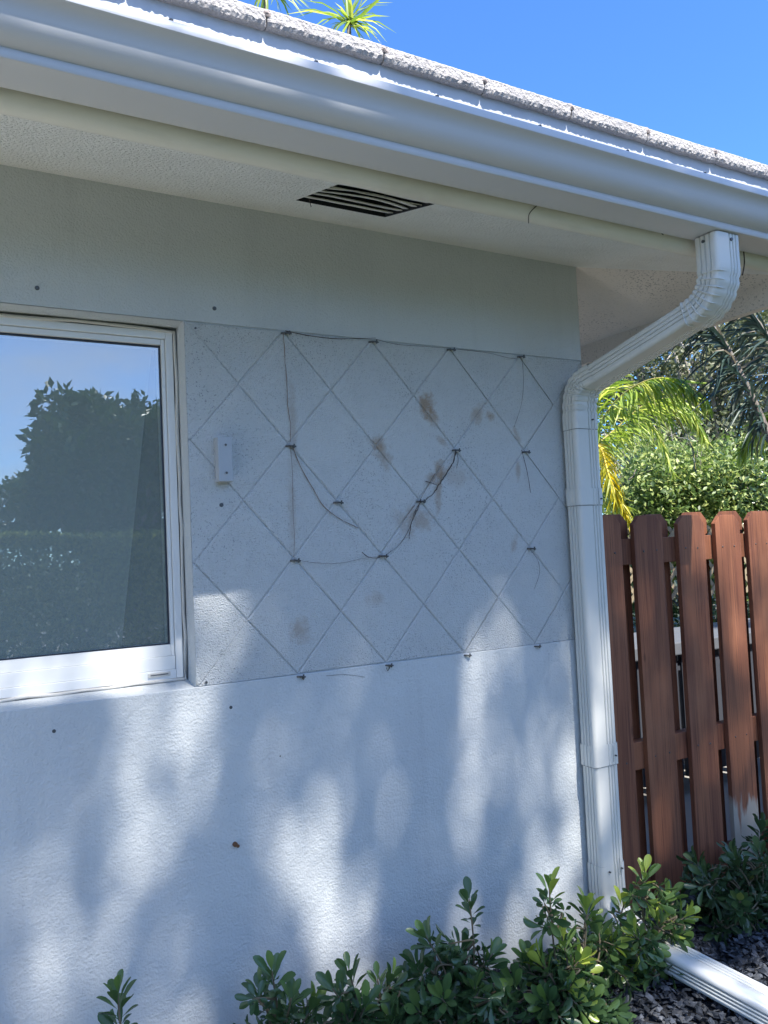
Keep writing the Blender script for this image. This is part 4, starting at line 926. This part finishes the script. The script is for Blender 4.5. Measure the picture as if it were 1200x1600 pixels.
for (tx, ty, lab) in [(-4.8, -9.2, 'unseen tree added far to the left to block low sky light'), (8.6, -9.6, 'unseen tree added far to the right to block low sky light'), (13.5, -6.5, 'unseen tree added beyond the right end of the hedge to block sky light'), (-10, -7, 'unseen tree added beyond the left end of the hedge to block sky light')]:
    cs = [((tx+random.uniform(-2.2, 2.2), ty+random.uniform(-1.3, 1.3), random.uniform(1.6, 5.2)), random.uniform(.7, 1.1)) for _ in range(26)]  # unseen trees added to keep low sky light off the wall
    tree('sky_block_tree', lab, 'tree', (tx, ty, 0), cs, 9000, .24, m_leafT, m_bark, .16, limbs=16)
# ------------------------------------------------------------------ the big shade tree over the viewer; its gaps let the sun patches through
def wz(px, py, y=0.0):
    p = at(px, py, y); t = -y; return (p.x-.2*t, p.z-H-1.55*t)
OPEN = []                                 # (x0,z0,x1,z1,radius,openness) in the plane of the wall, traced along the sun's rays
def gap(pts, r, o, y=0.0):
    q = [wz(a, b, y) for a, b in pts]
    if len(q) == 1: q = q*2
    for i in range(len(q)-1): OPEN.append((*q[i], *q[i+1], r*1.15, o))
gap([(335, 930), (328, 985)], .075, .8)
gap([(300, 1100), (262, 1190), (215, 1280)], .11, .8); gap([(215, 1280), (175, 1380)], .13, .42); gap([(120, 1230), (90, 1320)], .08, .3); gap([(270, 1150), (180, 1330)], .22, .15)
gap([(20, 1470), (110, 1530), (190, 1560)], .11, .5); gap([(180, 1480), (230, 1590)], .10, .45)
gap([(500, 1165), (480, 1240), (500, 1330)], .075, .6); gap([(500, 1330), (535, 1420), (528, 1500), (520, 1590)], .095, 1.0); gap([(532, 1430), (525, 1530)], .07, 1.0); gap([(580, 1440), (590, 1540)], .05, .5); gap([(430, 1220), (420, 1400)], .07, .4); gap([(350, 1430), (330, 1590)], .07, .3); gap([(480, 1180), (490, 1560)], .22, .14)
gap([(558, 975), (560, 1065)], .07, .38); gap([(605, 1110), (590, 1210)], .06, .28); gap([(400, 1150), (400, 1250)], .06, .18)
gap([(795, 950), (770, 1020)], .085, .5); gap([(752, 1050), (745, 1150), (752, 1250), (738, 1330), (730, 1430)], .07, .62); gap([(890, 1050), (872, 1180), (866, 1290), (866, 1420)], .085, .85); gap([(812, 1230), (800, 1440)], .075, .5); gap([(820, 1000), (800, 1420)], .24, .17)
gap([(640, 1560), (600, 1600)], .06, .3)
gap([(60, 1050), (-60, 1060), (150, 1040)], .06, 1.0, .06); gap([(270, 1070), (200, 1080)], .04, .8, .02)
gap([(935, 980), (940, 1150), (950, 1300), (962, 1400)], .06, .9, -.08)
for (px, py, r, o) in [(1000, 950, .10, .45), (1010, 1100, .10, .4), (1030, 1300, .10, .4), (1095, 850, .10, .8), (1090, 1000, .09, .5), (1100, 1180, .09, .5), (1140, 860, .12, .95), (1150, 980, .10, .8), (1150, 1150, .09, .6), (1190, 900, .15, 1), (1195, 1050, .14, .95), (1190, 1200, .10, .7), (1230, 850, .15, 1)]: gap([(px, py)], r, o)
gap([(870, 1400), (905, 1520)], .11, .95, -.25); gap([(1010, 1370), (1060, 1430), (1000, 1470)], .11, .95, -.22); gap([(730, 1560), (800, 1580)], .08, .4, -.25); gap([(540, 1540), (600, 1560)], .08, .35, -.22); gap([(430, 1540)], .07, .5, -.2); gap([(180, 1560)], .06, .5, -.2)
gap([(735, 1410), (680, 1470)], .06, .35, -.22)
OPEN.append((-.6, -.11, .42, -.11, .065, 1.0)); OPEN.append((-1, .2, 3.2, .2, .13, 1.0))
OA = np.array(OPEN)
def openness(X, Z):
    o = np.full(X.shape, .015)
    for (x0, z0, x1, z1, r, op) in OA:
        dx, dz = x1-x0, z1-z0; L2 = dx*dx+dz*dz+1e-9; t = np.clip(((X-x0)*dx+(Z-z0)*dz)/L2, 0, 1)
        # gaps are taller than wide because the rays strike the wall at a steep angle
        d = np.sqrt((X-x0-t*dx)**2+((Z-z0-t*dz)*.8)**2)/r
        f = np.clip((1.45-d)/.8, 0, 1); o = np.maximum(o, op*f*f*(3-2*f))
    # slanting streaks left by twigs and leaf sprays
    u = X-.16*Z; st = .5+.5*np.clip(.75*np.sin(u*31+1.3*np.sin(Z*2.4+X*3))+.6*np.sin(u*57+1.1+1.2*np.sin(Z*3.1)), -1, 1); o = np.where(Z < -.16, np.minimum(1, o*1.05)*(.36+.64*st), o)
    return np.clip(1+np.log(np.maximum(o, 1e-3))/4.2, .0, 1)              # share of leaves missing that lets this much sun through
def canopy(N, x0, x1, z0, z1, s0, s1, size, far_open=None):
    X = rng.uniform(x0, x1, N); Z = rng.uniform(z0, z1, N)
    if far_open is None: o = openness(X, Z)
    else:
        o = far_open*np.ones(N)
    k = rng.random(N) > o; X = X[k]; Z = Z[k]; n_ = len(X); s = rng.uniform(s0, s1, n_)
    P = np.stack([X, np.zeros(n_), Z+H], 1)+np.array(SDN)[None]*s[:, None]
    return P
PA = canopy(27000, -.25, 3.3, -1.75, .34, 10.0, 13.5, .12)
PB = canopy(1500, .0, 5.0, -2.9, -1.75, 10.0, 13.5, .12, .3)
# random clumps removed from the outer part so light falls on the lawn
cl = [(rng.uniform(-3, 5.5), rng.uniform(-6.5, -1.9), rng.uniform(.15, .5)) for _ in range(26)]
Xp = PB[:, 0]; back = ((PB-np.array([0, 0, H])) @ np.array(SDN)); 
t_ = -PB[:, 1]/SDN.y*-1
XX = PB[:, 0]+SDN.x*(PB[:, 1]/-SDN.y)*-1; ZZ = PB[:, 2]-H+SDN.z*(PB[:, 1]/-SDN.y)*-1
k = np.ones(len(PB), bool)
for (a, b, r) in cl: k &= ((XX-a)**2+(ZZ-b)**2) > r*r
PB = PB[k]; P = np.concatenate([PA, PB]); N = len(P)
st = thing('shade_tree', 'tall shade tree in front of the house whose leaves dapple the wall with sun', 'tree', (-5.6, -8.0, 0))
ln = .088*rng.uniform(.7, 1.2, N); ln[len(PA):] *= 1.2
keep(leaves('crown', P, rdir(N), rdir(N)*.8+np.array([.2, -1, 1.5])*.6, ln, ln*.55, m_leafT), st)
mb = MB(); mb.tube(curve_pts([(-5.6, -8.0, 0), (-5.3, -7.8, 4.0), (-4.0, -7.4, 8.0)], 5), [.26-.012*i for i in range(11)], 12)
for i in range(5):
    e = P[rng.integers(N)]; mb.tube(curve_pts([(-4.0, -7.4, 7.9), ((-4+e[0])/2, (-7.4+e[1])/2, (7.9+e[2])/2+.7), tuple(e+np.array([0, 0, .3]))], 5), [.05-.0044*k for k in range(11)], 7)
keep(mb.build('trunk', m_bark, smooth=True), st)
